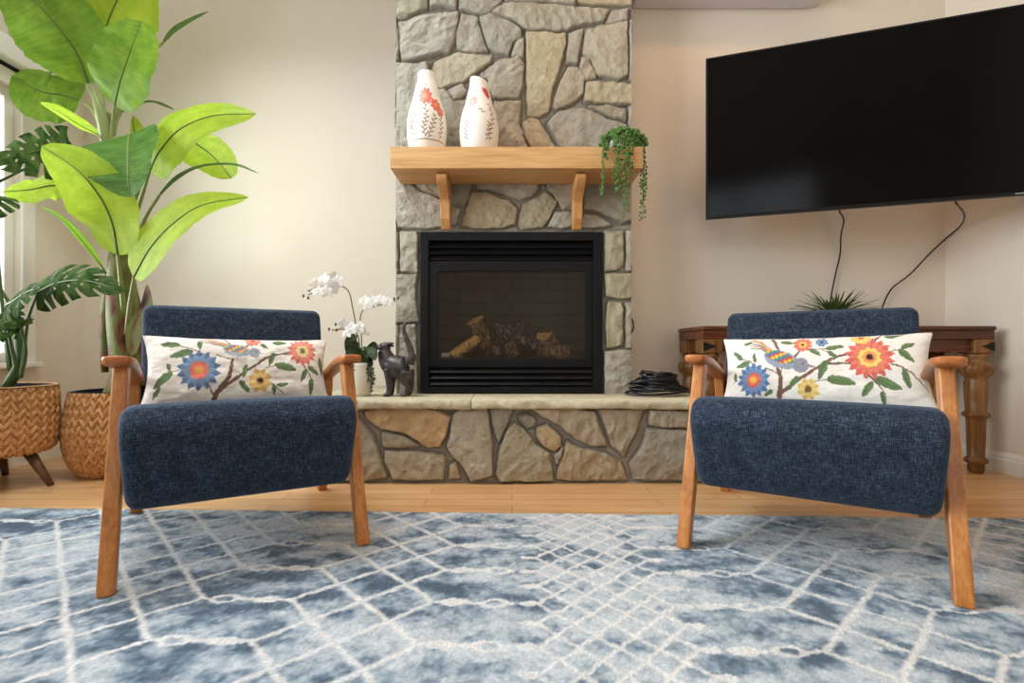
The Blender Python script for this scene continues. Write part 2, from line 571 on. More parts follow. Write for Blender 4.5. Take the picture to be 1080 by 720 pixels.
def window(num, axis, pos, out, hole, mull):
    a0, a1, z0, z1 = hole
    t = structure(thing('window_%d' % num, 'white painted window', None, (pos, a0, z0) if axis == 'x' else (a0, pos, z0)))
    org = t.location
    sgn = -1 if out < 0 else 1

    def bx(mb, u0, u1, d0, d1, za, zb):
        if axis == 'x': mb.box((pos + d0 * sgn, u0, za), (pos + d1 * sgn, u1, zb))
        else: mb.box((u0, pos + d0 * sgn, za), (u1, pos + d1 * sgn, zb))
    c = MB()
    bx(c, a0 - .075, a0, -.018, .0, z0 - .02, z1 + .09); bx(c, a1, a1 + .075, -.018, 0, z0 - .02, z1 + .09)
    bx(c, a0, a1, -.018, 0, z1, z1 + .09)
    c.build('window_casing', M['trim'], t, False, org, bevel=.004)
    f = MB()
    bx(f, a0, a0 + .05, .03, .09, z0, z1); bx(f, a1 - .05, a1, .03, .09, z0, z1)
    bx(f, a0 + .05, a1 - .05, .03, .09, z0, z0 + .05); bx(f, a0 + .05, a1 - .05, .03, .09, z1 - .05, z1)
    for k in range(1, mull):
        u = a0 + (a1 - a0) * k / mull
        bx(f, u - .025, u + .025, .03, .09, z0 + .05, z1 - .05)
    f.build('window_frame', M['trim'], t, False, org, bevel=.004)
    s = MB(); bx(s, a0 - .09, a1 + .09, -.05, .12, z0 - .03, z0)
    s.build('window_sill', M['trim'], t, False, org, bevel=.006)
    g = MB(); bx(g, a0 + .04, a1 - .04, .055, .06, z0 + .04, z1 - .04)
    g.build('window_pane', M['glass'], t, False, org)
    return t


window(1, 'x', XL, -1, W1, 2)
window(2, 'x', XL, -1, W2, 2)
window(3, 'y', YR, -1, W3, 3)
t = structure(thing('window_4', 'unseen skylight added for top light', None, (SK[0], SK[2], ZC)))  # out of view, put in to go with the added overhead light
_f = MB()
_f.box((SK[0], SK[2], ZC + .12), (SK[0] + .05, SK[3], ZC + .19)).box((SK[1] - .05, SK[2], ZC + .12), (SK[1], SK[3], ZC + .19))
_f.box((SK[0] + .05, SK[2], ZC + .12), (SK[1] - .05, SK[2] + .05, ZC + .19)).box((SK[0] + .05, SK[3] - .05, ZC + .12), (SK[1] - .05, SK[3], ZC + .19))
_f.build('window_frame', M['trim'], t, False, t.location)
MB().box((SK[0] + .04, SK[2] + .04, ZC + .15), (SK[1] - .04, SK[3] - .04, ZC + .156)).build('window_pane', M['glass'], t, False, t.location)
# blind cassette over the left window
t = thing('blind_cassette', 'white roller blind cassette above the left window', 'window blind', (XL + .002, 1.2, 2.10))
MB().box((0, 0, 0), (.07, 1.62, .12)).build('housing', M['trim'], t, False, bevel=.012)
MB().box((.005, .02, -.022), (.02, 1.60, 0.0)).build('bottom_bar', M['matteblack'], t, False)


def baseboard(name, a, b, face, hgt=0.1):
    """profile board between a and b (2D), face = inward direction"""
    a, b, nrm = Vector(a), Vector(b), Vector(face)
    prof = [(0, 0), (.016, 0), (.016, hgt * .62), (.012, hgt * .70), (.012, hgt * .82), (.006, hgt * .93), (.004, hgt), (0, hgt)]
    vs = []
    for p in (a, b):
        for (d, z) in prof: vs.append((p.x + nrm.x * d, p.y + nrm.y * d, z))
    n = len(prof)
    fs = [tuple(range(n)), tuple(range(2 * n - 1, n - 1, -1))] + [(i, (i + 1) % n, (i + 1) % n + n, i + n) for i in range(n)]
    return structure(MB().add(vs, fs).build(name, M['trim'], None, False))


baseboard('baseboard_left', (XL, YR, 0), (XL, YBL, 0), (1, 0, 0), 0.14)
baseboard('baseboard_back', (XL, YBL, 0), (CX0 - .02, YBL, 0), (0, -1, 0), 0.14)
baseboard('baseboard_back', (CX1 + .37, YBR, 0), (XR, YBR, 0), (0, -1, 0), 0.105)
baseboard('baseboard_right', (XR, YR, 0), (XR, YBR, 0), (-1, 0, 0), 0.105)


# ------------------------------------------------------------------ stonework
def poly_sdf(px, py, poly):
    """positive inside"""
    d = np.full(px.shape, 1e9)
    inside = np.zeros(px.shape, bool)
    n = len(poly)
    for i in range(n):
        x0, y0 = poly[i]; x1, y1 = poly[(i + 1) % n]
        ex, ey = x1 - x0, y1 - y0
        wx, wy = px - x0, py - y0
        t = np.clip((wx * ex + wy * ey) / (ex * ex + ey * ey + 1e-12), 0, 1)
        d = np.minimum(d, np.hypot(wx - ex * t, wy - ey * t))
        if abs(y1 - y0) > 1e-9:
            c = ((y0 > py) != (y1 > py)) & (px < (x1 - x0) * (py - y0) / (y1 - y0) + x0)
            inside ^= c
    return np.where(inside, d, -d)


GREYS = [(190, 183, 168), (184, 178, 166), (194, 186, 168), (188, 181, 165), (180, 175, 163), (192, 183, 164), (188, 183, 171)]


def stone_field(X, Z, polys, seed, amp=0.026, joint=(158, 152, 140)):
    """X, Z metres; polys: list of (pts metres, colour or None). returns height, colour"""
    rng = random.Random(seed)
    jx = (fbm(X * 22, Z * 22, seed, 3) - .5) * .012
    jz = (fbm(X * 22, Z * 22, seed + 9, 3) - .5) * .012
    qx, qz = X + jx, Z + jz
    h = (fbm(X * 40, Z * 40, seed + 3, 3) - .5) * .006
    col = np.zeros(X.shape + (3,)); col[:] = lin(joint)[:3]
    rough = fbm(X * 30, Z * 30, seed + 5, 5) - .5
    for pts, c in polys:
        xs = [p[0] for p in pts]; zs = [p[1] for p in pts]
        m = (X > min(xs) - .03) & (X < max(xs) + .03) & (Z > min(zs) - .03) & (Z < max(zs) + .03)
        off = rng.uniform(-.004, .006); tx, tz = rng.uniform(-.05, .05), rng.uniform(-.05, .05)
        cc = np.array(lin(c if c else rng.choice(GREYS))[:3])
        ridge = rng.uniform(4, 9); ang = rng.uniform(0, 3.14)
        if not m.any(): continue
        d = poly_sdf(qx[m], qz[m], pts)
        cx, cz = np.mean(xs), np.mean(zs)
        h[m] -= np.clip(1 - np.abs(d + .0095) / .0055, 0, 1) * .009
        s = np.clip((d + .0075) / .007, 0, 1)
        s = s * s * (3 - 2 * s)
        dome = np.clip(d / .05, 0, 1) ** .7 * .006
        u = (X[m] - cx) * math.cos(ang) + (Z[m] - cz) * math.sin(ang)
        v = -(X[m] - cx) * math.sin(ang) + (Z[m] - cz) * math.cos(ang)
        fac = np.abs(fbm(u * ridge, v * ridge * 2.2, seed + int(ang * 100), 2) - .5) * .02
        hh = s * (amp + off + (X[m] - cx) * tx + (Z[m] - cz) * tz + dome + rough[m] * .016 - fac * 1.4)
        h[m] = np.maximum(h[m], np.where(s > .02, hh, -1))
        k = s[:, None]
        tint = 1 + (fbm(X[m] * 9 + ang, Z[m] * 9, seed + 7, 3) - .5)[:, None] * np.array([.18, .2, .26])
        cc = cc * .72 + np.array(lin((176, 171, 154))[:3]) * .28
        cc = cc * .94
        col[m] = col[m] * (1 - k) + (cc * tint) * k
    return h, np.clip(col, 0.01, 1)


def panel(name, x0, x1, z0, z1, res, polys, seed, to_world, hole=None, parent=None, off=(0, 0, 0), amp=.026, mat=None):
    nu, nv = max(2, int((x1 - x0) / res)), max(2, int((z1 - z0) / res))
    X, Z = np.meshgrid(np.linspace(x0, x1, nu), np.linspace(z0, z1, nv))
    h, col = stone_field(X, Z, polys, seed, amp)
    V = to_world(X.ravel(), Z.ravel(), h.ravel())
    fs = grid_faces(nu, nv)
    if hole:
        hx0, hx1, hz0, hz1 = hole
        cx = X.ravel()[fs].mean(1); cz = Z.ravel()[fs].mean(1)
        fs = fs[~((cx > hx0) & (cx < hx1) & (cz > hz0) & (cz < hz1))]
    return mesh_obj(name, V, fs, mat or M['stone'], parent, True, off, colors=col.reshape(-1, 3))


TAN = (206, 176, 138); WARMG = (204, 186, 152); GRN = (178, 176, 154)
UP = [
 ([(417, -50), (450, -50), (450, 8), (438, 13), (421, 19), (417, 17)], GRN),
 ([(453, -50), (481, -50), (481, 8), (468, 5), (454, 7)], None),
 ([(484, -50), (530, -50), (528, 2), (522, 10), (510, 15), (485, 8)], None),
 ([(421, 24), (445, 16), (483, 12), (480, 38), (472, 54), (445, 60), (425, 64), (422, 50)], None),
 ([(417, 31), (419.5, 31), (419.5, 62), (417, 60)], None),
 ([(487, 15), (503, 18), (506, 30), (514, 52), (500, 55), (482, 50), (481, 42)], None),
 ([(506, 19), (522, 14), (532, 20), (550, 32), (549, 42), (541, 44), (536, 57), (524, 54), (516, 49), (509, 30)], (180, 176, 162)),
 ([(552, 41), (551, 62), (540, 58), (544, 46)], None),
 ([(531, 5), (560, 4), (600, 6), (641, 10), (636, 21), (612, 25), (598, 31), (556, 32), (540, 20), (520, 13)], (190, 184, 166)),
 ([(533, -50), (605, -50), (606, 4), (572, 1), (533, 1)], None),
 ([(609, -50), (667, -50), (667, 4), (645, 5), (625, 4), (610, 2)], WARMG),
 ([(645, 12), (662, 9), (662, 20), (644, 23), (640, 21)], None),
 ([(617, 31), (638, 27), (661, 23), (662, 78), (652, 83), (628, 78), (626, 64), (616, 57)], (196, 188, 166)),
 ([(665, 21), (667, 21), (667, 83), (665, 83)], None),
 ([(555, 35), (596, 36), (597, 44), (592, 62), (582, 95), (578, 117), (568, 122), (557, 122), (556, 80)], (210, 196, 160)),
 ([(601, 35), (614, 31), (612, 45), (608, 66), (598, 65), (600, 45)], None),
 ([(614, 60), (622, 63), (628, 82), (617, 84), (612, 72)], None),
 ([(600, 70), (610, 72), (616, 82), (615, 97), (605, 108), (587, 116), (584, 112), (592, 85)], (196, 184, 160)),
 ([(619, 87), (667, 88), (667, 110), (640, 108), (617, 106)], (198, 190, 158)),
 ([(621, 112), (640, 111), (660, 115), (660, 127), (640, 121), (624, 115)], (172, 162, 144)),
 ([(577, 130), (590, 119), (615, 114), (640, 125), (660, 131), (667, 158), (594, 158)], (186, 180, 168)),
 ([(551, 130), (560, 125), (567, 127), (588, 158), (562, 158), (552, 140)], (208, 188, 154)),
 ([(664, 113), (667, 113), (667, 150), (664, 130)], None),
 ([(458, 65), (480, 56), (500, 58), (519, 60), (517, 66), (505, 74), (488, 85), (465, 92), (453, 85)], (198, 188, 162)),
 ([(417, 67), (450, 66), (452, 80), (447, 158), (417, 158)], (182, 178, 166)),
 ([(507, 80), (530, 63), (546, 61), (552, 68), (551, 90), (546, 103), (521, 103), (512, 92)], (190, 182, 166)),
 ([(472, 96), (488, 89), (492, 96), (485, 104), (478, 105)], None),
 ([(455, 95), (469, 95), (478, 108), (490, 106), (505, 92), (518, 107), (516, 158), (450, 158)], (180, 172, 156)),
 ([(522, 107), (549, 106), (546, 130), (557, 158), (524, 158)], (192, 176, 152)),
 ([(417, -80), (470, -80), (470, -54), (417, -54)], None), ([(474, -80), (560, -80), (560, -54), (474, -54)], None),
 ([(564, -80), (620, -80), (620, -54), (564, -54)], None), ([(624, -80), (667, -80), (667, -54), (624, -54)], None),
]
LOW = [
 ([(417, 185), (433, 196), (448, 203), (466, 212), (468, 238), (450, 240), (420, 239), (417, 225)], (204, 200, 184)),
 ([(436, 160), (462, 160), (468, 209), (455, 204), (440, 196)], None),
 ([(474, 160), (497, 160), (495, 208), (488, 218), (477, 211)], (146, 142, 132)),
 ([(472, 218), (484, 221), (480, 234), (472, 238)], None),
 ([(498, 203), (512, 203), (525, 209), (537, 212), (545, 220), (543, 236), (530, 240), (500, 240), (486, 238), (492, 222)], (186, 166, 132)),
 ([(503, 160), (568, 160), (568, 198), (560, 206), (548, 209), (535, 205), (520, 200), (504, 199)], None),
 ([(575, 203), (587, 211), (580, 228), (572, 239), (550, 240), (547, 236), (553, 215)], (180, 166, 138)),
 ([(578, 160), (612, 160), (612, 221), (594, 221), (586, 207), (579, 198)], (162, 150, 132)),
 ([(586, 224), (608, 224), (608, 238), (592, 240), (578, 238)], None),
 ([(617, 160), (667, 160), (666, 232), (655, 235), (642, 228), (625, 221), (616, 220)], (158, 152, 136)),
 ([(616, 226), (628, 227), (645, 237), (635, 239), (612, 239)], None),
 ([(422, 245), (440, 245), (440, 288), (423, 286)], (200, 194, 174)), ([(417, 246), (419, 246), (419, 286), (417, 286)], None),
 ([(417, 290), (439, 290), (437, 310), (441, 338), (418, 340), (417, 315)], (188, 182, 164)),
 ([(421, 343), (438, 342), (439, 418), (421, 418)], (178, 172, 156)), ([(417, 343), (419, 343), (419, 418), (417, 418)], None),
 ([(638, 244), (657, 244), (657, 278), (650, 284), (638, 286)], (184, 174, 146)),
 ([(661, 244), (667, 244), (667, 284), (661, 284)], None),
 ([(638, 289), (667, 288), (666, 313), (655, 315), (640, 312)], (188, 176, 146)),
 ([(642, 318), (655, 320), (657, 326), (656, 364), (641, 367), (639, 340)], (190, 178, 146)),
 ([(661, 320), (667, 320), (667, 367), (661, 367)], None),
 ([(638, 371), (667, 370), (667, 418), (638, 418)], (180, 174, 156)),
]
HE = [
 ([(330, 430), (366, 432), (382, 445), (396, 470), (406, 503), (384, 507), (330, 507)], (182, 170, 146)),
 ([(385, 434), (405, 430), (440, 430), (460, 433), (475, 440), (470, 455), (464, 470), (452, 471), (440, 464), (425, 455), (402, 452), (388, 442)], (218, 178, 124)),
 ([(402, 457), (424, 460), (441, 470), (415, 472), (404, 471)], (170, 156, 134)),
 ([(406, 477), (440, 477), (468, 482), (467, 505), (440, 506), (414, 505), (407, 487)], (186, 174, 146)),
 ([(478, 440), (484, 432), (512, 430), (518, 460), (519, 500), (497, 507), (488, 490), (476, 478), (473, 470)], (192, 182, 160)),
 ([(475, 491), (480, 489), (484, 504), (474, 505)], (200, 176, 140)),
 ([(517, 431), (540, 430), (534, 450), (526, 466), (521, 450)], (164, 156, 142)),
 ([(529, 470), (537, 452), (544, 447), (553, 454), (565, 470), (578, 478), (581, 492), (583, 506), (528, 507), (524, 500)], (186, 174, 146)),
 ([(547, 440), (555, 437), (565, 443), (562, 450), (556, 451)], (150, 142, 128)),
 ([(567, 452), (578, 449), (591, 461), (591, 470), (584, 475), (573, 470), (567, 459)], (202, 174, 128)),
 ([(560, 431), (600, 430), (626, 434), (640, 469), (625, 470), (608, 463), (592, 450), (575, 440)], (186, 168, 138)),
 ([(631, 432), (679, 432), (670, 455), (658, 481), (647, 470), (640, 450)], (180, 164, 138)),
 ([(598, 467), (610, 473), (640, 479), (655, 489), (662, 506), (600, 507), (589, 505), (591, 488)], (190, 172, 138)),
 ([(585, 481), (593, 472), (588, 489)], None),
 ([(686, 433), (732, 433), (735, 451), (700, 450), (687, 447)], (180, 168, 144)),
 ([(684, 453), (732, 455), (750, 460), (750, 507), (670, 506), (665, 490), (676, 475)], (168, 162, 146)),
 ([(754, 433), (800, 433), (800, 507), (755, 507)], None),
]


def conv(polys, D): return [([(PX(x, D), PZ(y, D)) for x, y in pts], c) for pts, c in polys]


chimney = thing('stone_chimney', 'grey fieldstone chimney breast rising behind the oak mantel', 'chimney', (0, D2, ZH))
FX0, FX1, FZ1 = PX(443, D2), PX(635.5, D2), PZ(244.5, D2)
BW = .018  # embed
panel('stone_face', CX0 + .004, CX1 - .004, ZH - .03, ZC - .003, .0036, conv(UP + LOW, D2), 5,
      lambda x, z, h: np.stack([x, D2 + BW - h, z], 1), hole=(FX0, FX1, ZH - .1, FZ1), parent=chimney, off=(0, D2, ZH))


def side_polys(d0, d1, seed, z0=.38, z1=2.9):
    rng = random.Random(seed); out = []; z = z0
    while z < z1:
        hh = rng.uniform(.10, .24); c = rng.uniform(.35, .65) * (d1 - d0) + d0
        out.append(([(d0 + .004, z), (c - .006, z), (c - .006, z + hh), (d0 + .004, z + hh)], None))
        out.append(([(c + .006, z), (d1, z + .01), (d1, z + hh), (c + .006, z + hh)], None)); z += hh + .014
    return out


panel('stone_side', D2 + .006, YBL - .003, ZH - .03, ZC - .003, .008, side_polys(D2, YBL, 3), 11,
      lambda d, z, h: np.stack([CX0 + .009 - h * .3, d, z], 1), parent=chimney, off=(0, D2, ZH))
panel('stone_side', D2 + .006, YBR - .003, ZH - .03, ZC - .003, .008, side_polys(D2, YBR, 4), 12,
      lambda d, z, h: np.stack([CX1 - .009 + h * .3, d, z], 1), parent=chimney, off=(0, D2, ZH))
# firebox masonry return around the opening
mb = MB()
mb.box((CX0 + .010, D2 + .026, ZH), (FX0 - .004, D2 + .28, ZC - .003)); mb.box((FX1 + .004, D2 + .026, ZH), (CX1 - .010, D2 + .28, ZC - .003))
mb.box((FX0 - .004, D2 + .026, FZ1 + .004), (FX1 + .004, D2 + .28, ZC - .003))
m_core, _, _ = new_mat('mortar_core', (150, 140, 124), 0.9, 0.1)
mb.build('masonry_core', m_core, chimney, False, (0, D2, ZH))

HX0, HX1 = -0.93, 0.905
hearth = thing('raised_stone_hearth', 'low raised fieldstone hearth with a rough stone slab top', 'hearth', (0, D1, 0))
panel('stone_front', HX0, HX1, 0.0, .352, .0036, conv(HE, D1), 21,
      lambda x, z, h: np.stack([x, D1 + BW - h, z], 1), parent=hearth, off=(0, D1, 0))
panel('stone_side', D1 + .012, YBL - .002, 0, .352, .009, [([(D1 + .01, .01), (D1 + .3, .01), (D1 + .3, .33), (D1 + .01, .33)], None), ([(D1 + .32, .01), (YBL, .01), (YBL, .33), (D1 + .32, .33)], None)], 22,
      lambda d, z, h: np.stack([HX0 + .004 - h * .5, d, z], 1), parent=hearth, off=(0, D1, 0))
panel('stone_side', D1 + .012, YBR - .002, 0, .352, .009, [([(D1 + .01, .01), (D1 + .25, .01), (D1 + .25, .33), (D1 + .01, .33)], None), ([(D1 + .27, .01), (YBR, .01), (YBR, .33), (D1 + .27, .33)], None)], 23,
      lambda d, z, h: np.stack([HX1 - .004 + h * .5, d, z], 1), parent=hearth, off=(0, D1, 0))


def hearth_slab(name, x0, x1, seed):
    """rough edged slab: swept cross-section along x with noisy front edge"""
    nx = int((x1 - x0) / .006)
    xs = np.linspace(x0, x1, nx)
    yb = YBR - .01 if x0 > -.3 else D2 + .06
    yb_l = YBL - .01
    prof = [(0.33, .347), (.06, .347), (.012, .347), (.004, .350), (0, .358), (0, .372), (.004, .385), (.012, .391), (.03, ZH - .001), (.10, ZH), (.2, ZH), (.33, ZH)]
    vs, cs = [], []
    for i, x in enumerate(xs):
        e = 0.0
        for j, (dy, z) in enumerate(prof):
            nz = (vnoise(np.array(x * 14.), np.array(j * .9), seed) - .5) * .014 + (vnoise(np.array(x * 60.), np.array(j * 1.7), seed + 2) - .5) * .007
            k = 1.0 if dy < .04 else (.15 if dy < .3 else 0)
            back = (yb_l if x < CX0 + .02 else (yb if x > CX1 - .02 else D2 + .05))
            y = D1 - .038 + dy + nz * k if dy < .3 else back
            zz = z + (nz * .35 * k if 0 < j < len(prof) - 1 else 0)
            vs.append((x, y, min(zz, ZH)))
            t = .5 + vnoise(np.array(x * 8.), np.array(j * .5), seed + 4) * .5
            c = np.array(lin((206, 196, 166))[:3]) * (.75 + .35 * t)
            cs.append(c)
    n = len(prof)
    fs = [(i * n + j, i * n + j + 1, (i + 1) * n + j + 1, (i + 1) * n + j) for i in range(nx - 1) for j in range(n - 1)]
    fs += [tuple(range(n - 1, -1, -1)), tuple((nx - 1) * n + j for j in range(n))]
    fs += [((i + 1) * n, (i + 1) * n + n - 1, i * n + n - 1, i * n) for i in range(nx - 1)]
    return mesh_obj(name, vs, fs, M['slab'], hearth, True, (0, D1, 0), colors=np.array(cs))


sx = PX(497, D1 - .03)
hearth_slab('hearth_slab', HX0 - .03, sx - .002, 31)
hearth_slab('hearth_slab', sx + .002, HX1 + .0, 32)

# ------------------------------------------------------------------ mantel
DM = 2.322
MX0, MX1 = PX(411.3, DM), PX(678.5, DM)
MZ0, MZ1 = PZ(177.4, DM), PZ(154.5, DM)
DMB = D2 - .012
mantel = thing('oak_mantel_shelf', 'thick honey oak mantel shelf on two curved corbels across the chimney', 'mantel', (0, DM, MZ0))
MB().box((MX0, DM, MZ0), (MX1, DMB, MZ1)).build('beam', M['oak'], mantel, False, (0, DM, MZ0), bevel=.003)
cz1 = MZ0 - .001
cz0 = PZ(243, DMB)
hh = cz1 - cz0
prof = []
for t in np.linspace(0, 1, 22):     # S curve from the top front down to the wall
    d = .155 - .045 * (t < 0) - .0
    y = .135 * (.5 + .5 * math.cos(math.pi * min(1, max(0, t - .08) / .42))) + .056 + .012 * math.sin(math.pi * t) - .030 * max(0, t - .82) / .18 - .03 * max(0, .05 - t) / .05
    prof.append((y, cz1 - hh * t))
prof = [(0, cz1)] + prof + [(0, cz0)]
for cx in (-.331, .326):
    MB().prism(prof, lambda p, d: (d, DMB - p[0], p[1]), cx - .024, cx + .024).build('corbel', M['oakv'], mantel, False, (0, DM, MZ0), bevel=.005)

# ------------------------------------------------------------------ gas fireplace insert
FD = D2 - .012      # face plate front
fire = thing('gas_fireplace', 'black gas fireplace insert with glass front and louvres', 'fireplace', (0, FD, ZH))
o0 = (0, FD, ZH)


def fx(zx): return PX(440 + zx / 4.0, FD)
def fz(zy): return PZ(240 + zy / 4.0, FD)


f0, f1, g0, g1 = fx(12), fx(783), ZH + .003, fz(17)
mb = MB()
mb.box((f0, FD, g0), (fx(48), FD + .03, g1)); mb.box((fx(745), FD, g0), (f1, FD + .03, g1))
mb.box((fx(48), FD, fz(54)), (fx(745), FD + .03, g1)); mb.box((fx(48), FD, g0), (fx(745), FD + .03, fz(672)))
mb.build('surround', M['black'], fire, False, o0, bevel=.003)
for (ya, yb) in ((58, 138), (590, 668)):
    n = 3
    for k in range(n):
        zc = fz(ya + (yb - ya) * (k + .5) / n)
        hh = (fz(ya) - fz(yb)) / n
        R = Matrix.Translation((0, FD + .022, zc)) @ Matrix.Rotation(math.radians(-38), 4, 'X')
        MB().box((fx(49), -.003, -hh * .52), (fx(744), .003, hh * .52), R).build('louver', M['black'], fire, False, o0, bevel=.002)
for za_, zb_ in ((150, 54), (672, 580)): MB().box((fx(48), FD + .05, fz(za_)), (fx(745), FD + .055, fz(zb_))).build('louver_backing', M['matteblack'], fire, False, o0)
mb = MB()
for (a, b_, c_, d_) in ((58, 88, 580, 152), (708, 738, 580, 152), (88, 708, 184, 152), (88, 708, 580, 552)):
    mb.box((fx(a), FD + .006, fz(c_)), (fx(b_), FD + .03, fz(d_)))
door = mb.build('door_frame', M['black'], fire, False, o0, bevel=.003)
mb = MB(); mb.box((fx(48), FD + .012, fz(586)), (fx(58), FD + .03, fz(140))); mb.box((fx(738), FD + .012, fz(586)), (fx(745), FD + .03, fz(140)))
mb.box((fx(58), FD + .012, fz(152)), (fx(738), FD + .03, fz(140))); mb.box((fx(58), FD + .012, fz(588)), (fx(738), FD + .03, fz(580)))
mb.build('inner_trim', M['matteblack'], fire, False, o0)
MB().box((fx(86), FD + .016, fz(554)), (fx(710), FD + .020, fz(182))).build('glass_pane', M['fireglass'], fire, False, o0)
# firebox lined with dark panels
m_fb, nt, b = new_mat('soot_dark_firebrick', (58, 52, 46), 0.85, 0.1)
br = N(nt, 'ShaderNodeTexBrick', Scale=1.0); br.inputs['Brick Width'].default_value = .2; br.inputs['Row Height'].default_value = .07
br.inputs['Mortar Size'].default_value = .003
br.inputs['Color1'].default_value = lin((62, 60, 58)); br.inputs['Color2'].default_value = lin((54, 52, 50)); br.inputs['Mortar'].default_value = lin((30, 29, 28))
nt.links.new(coords(nt, (1, 1, 1), (math.pi / 2, 0, 0)), br.inputs['Vector']); nt.links.new(br.outputs[0], b.inputs['Base Color'])
zf = fz(560)
mb = MB()
bx0, bx1, bd = fx(60), fx(735), FD + .30
ix0, ix1 = fx(140), fx(655)
top = fz(158)
vs = [(bx0, FD + .035, zf), (bx1, FD + .035, zf), (ix1, bd, zf), (ix0, bd, zf), (bx0, FD + .035, top), (bx1, FD + .035, top), (ix1, bd, top), (ix0, bd, top)]
mb.add(vs, [(0, 1, 2, 3), (7, 6, 5, 4), (3, 2, 6, 7), (0, 3, 7, 4), (2, 1, 5, 6)])
mb.build('firebox', m_fb, fire, False, o0, fix=False)
mb = MB()
for k in range(9):
    x = -.20 + k * .05
    mb.tube([(x, FD + .075, zf + .045), (x, FD + .07, zf + .01), (x, FD + .22, zf + .01)], .005, 6)
mb.tube([(-.24, FD + .09, zf + .02), (.24, FD + .09, zf + .02)], .006, 6)
mb.build('grate', M['matteblack'], fire, True, o0)
plate, _, _ = new_mat('pale_metal_plate', (170, 168, 160), 0.5)
MB().box((fx(98), FD + .04, fz(545)), (fx(132), FD + .042, fz(528))).build('rating_plate', plate, fire, False, o0)


def bark_mat(name, a, b_, c_):
    m, nt, b = new_mat(name, b_, 0.9, 0.1)
    n = N(nt, 'ShaderNodeTexNoise', Scale=1.0, Detail=6.0, Distortion=1.0)
    nt.links.new(coords(nt, (60, 60, 18)), n.inputs['Vector'])
    nt.links.new(ramp(nt, n.outputs[0], [(0.35, a), (0.5, b_), (0.66, c_)]), b.inputs['Base Color'])
    bump(nt, b, n.outputs[0], 1.0, 0.012)
    return m


M['bark'] = bark_mat('grey_brown_bark', (50, 38, 30), (128, 98, 74), (180, 146, 112))
M['char'] = bark_mat('charred_bark', (26, 23, 22), (74, 66, 62), (150, 140, 132))
M['cut'] = bark_mat('golden_cut_wood', (196, 136, 72), (240, 188, 112), (252, 214, 146))


def log(label, a, b_, r0, r1, bark, cut_end=None, split=False, seed=1):
    r0, r1 = r0 * 1.2, r1 * 1.2
    a, b_ = Vector(a), Vector(b_)
    t = thing('fireplace_log', label, 'log', a, 0, 'logs in the gas fireplace')
    d = b_ - a
    rng = random.Random(seed)
    pts, rs = [], []
    side = d.orthogonal().normalized()
    for i in range(13):
        u = i / 12
        pts.append(d * u + side * (rng.uniform(-.004, .004)))
        rs.append((r0 + (r1 - r0) * u) * rng.uniform(.88, 1.1))
    mb = MB().tube(pts, rs, 14)
    vv = []
    for i, v in enumerate(mb.v):
        k = 1 + (rng.random() - .5) * .12
        p = pts[i // 14]; vv.append(tuple(p + (Vector(v) - p) * k))
    mb.v = vv
    mb.build('bark', bark, t, True)
    nrm = d.normalized()
    if cut_end is not None:
        e = -nrm * .002 if cut_end == 0 else d + nrm * .002
        e2 = nrm * .006 if cut_end == 0 else d - nrm * .006
        MB().tube([e, e2], [(r0 if cut_end == 0 else r1) * 1.02] * 2, 12).build('cut_face', M['cut'], t, False)
    if split:
        up = Vector((0, -1, .35)).normalized()
        MB().tube([d * .02 + up * r0 * .38, d * .5 + up * r0 * .42, d * .97 + up * r1 * .38], [r0 * .78, r0 * .8, r1 * .78], 8).build('split_face', M['cut'], t, False)
    return t


LD = FD + .14
log('golden split log lying low at the left of the grate', P3(476, 377, LD - .05), P3(505, 357, LD + .0), .028, .026, M['bark'], None, True, 3)
log('short log at left standing highest with a square golden cut top', P3(515, 365, LD + .06), P3(501, 337, LD + .02), .036, .040, M['bark'], 1, False, 4)
log('long charred log leaning across the middle of the fire', P3(520, 346, LD + .0), P3(590, 372, LD - .03), .026, .026, M['char'], None, False, 5)
log('dark bark log rising across the back of the pile', P3(492, 363, LD + .03), P3(552, 344, LD + .08), .024, .022, M['char'], None, False, 6)
log('light brown bark log at the right end of the grate', P3(568, 366, LD - .05), P3(601, 372, LD - .02), .036, .030, M['bark'], None, False, 7)
log('stubby log at right with golden cut top', P3(583, 366, LD + .05), P3(574, 352, LD + .0), .038, .040, M['bark'], 1, False, 8)
log('upright bark chunk in the front centre of the grate', P3(542, 377, LD - .06), P3(537, 362, LD - .02), .027, .024, M['bark'], None, False, 9)
log('black charred chunk under the middle logs', P3(520, 377, LD - .02), P3(524, 358, LD + .02), .034, .03, M['char'], None, False, 10)

# ------------------------------------------------------------------ rug
RA = math.radians(-1.75)
rug_c = (0.2175, 1.0)


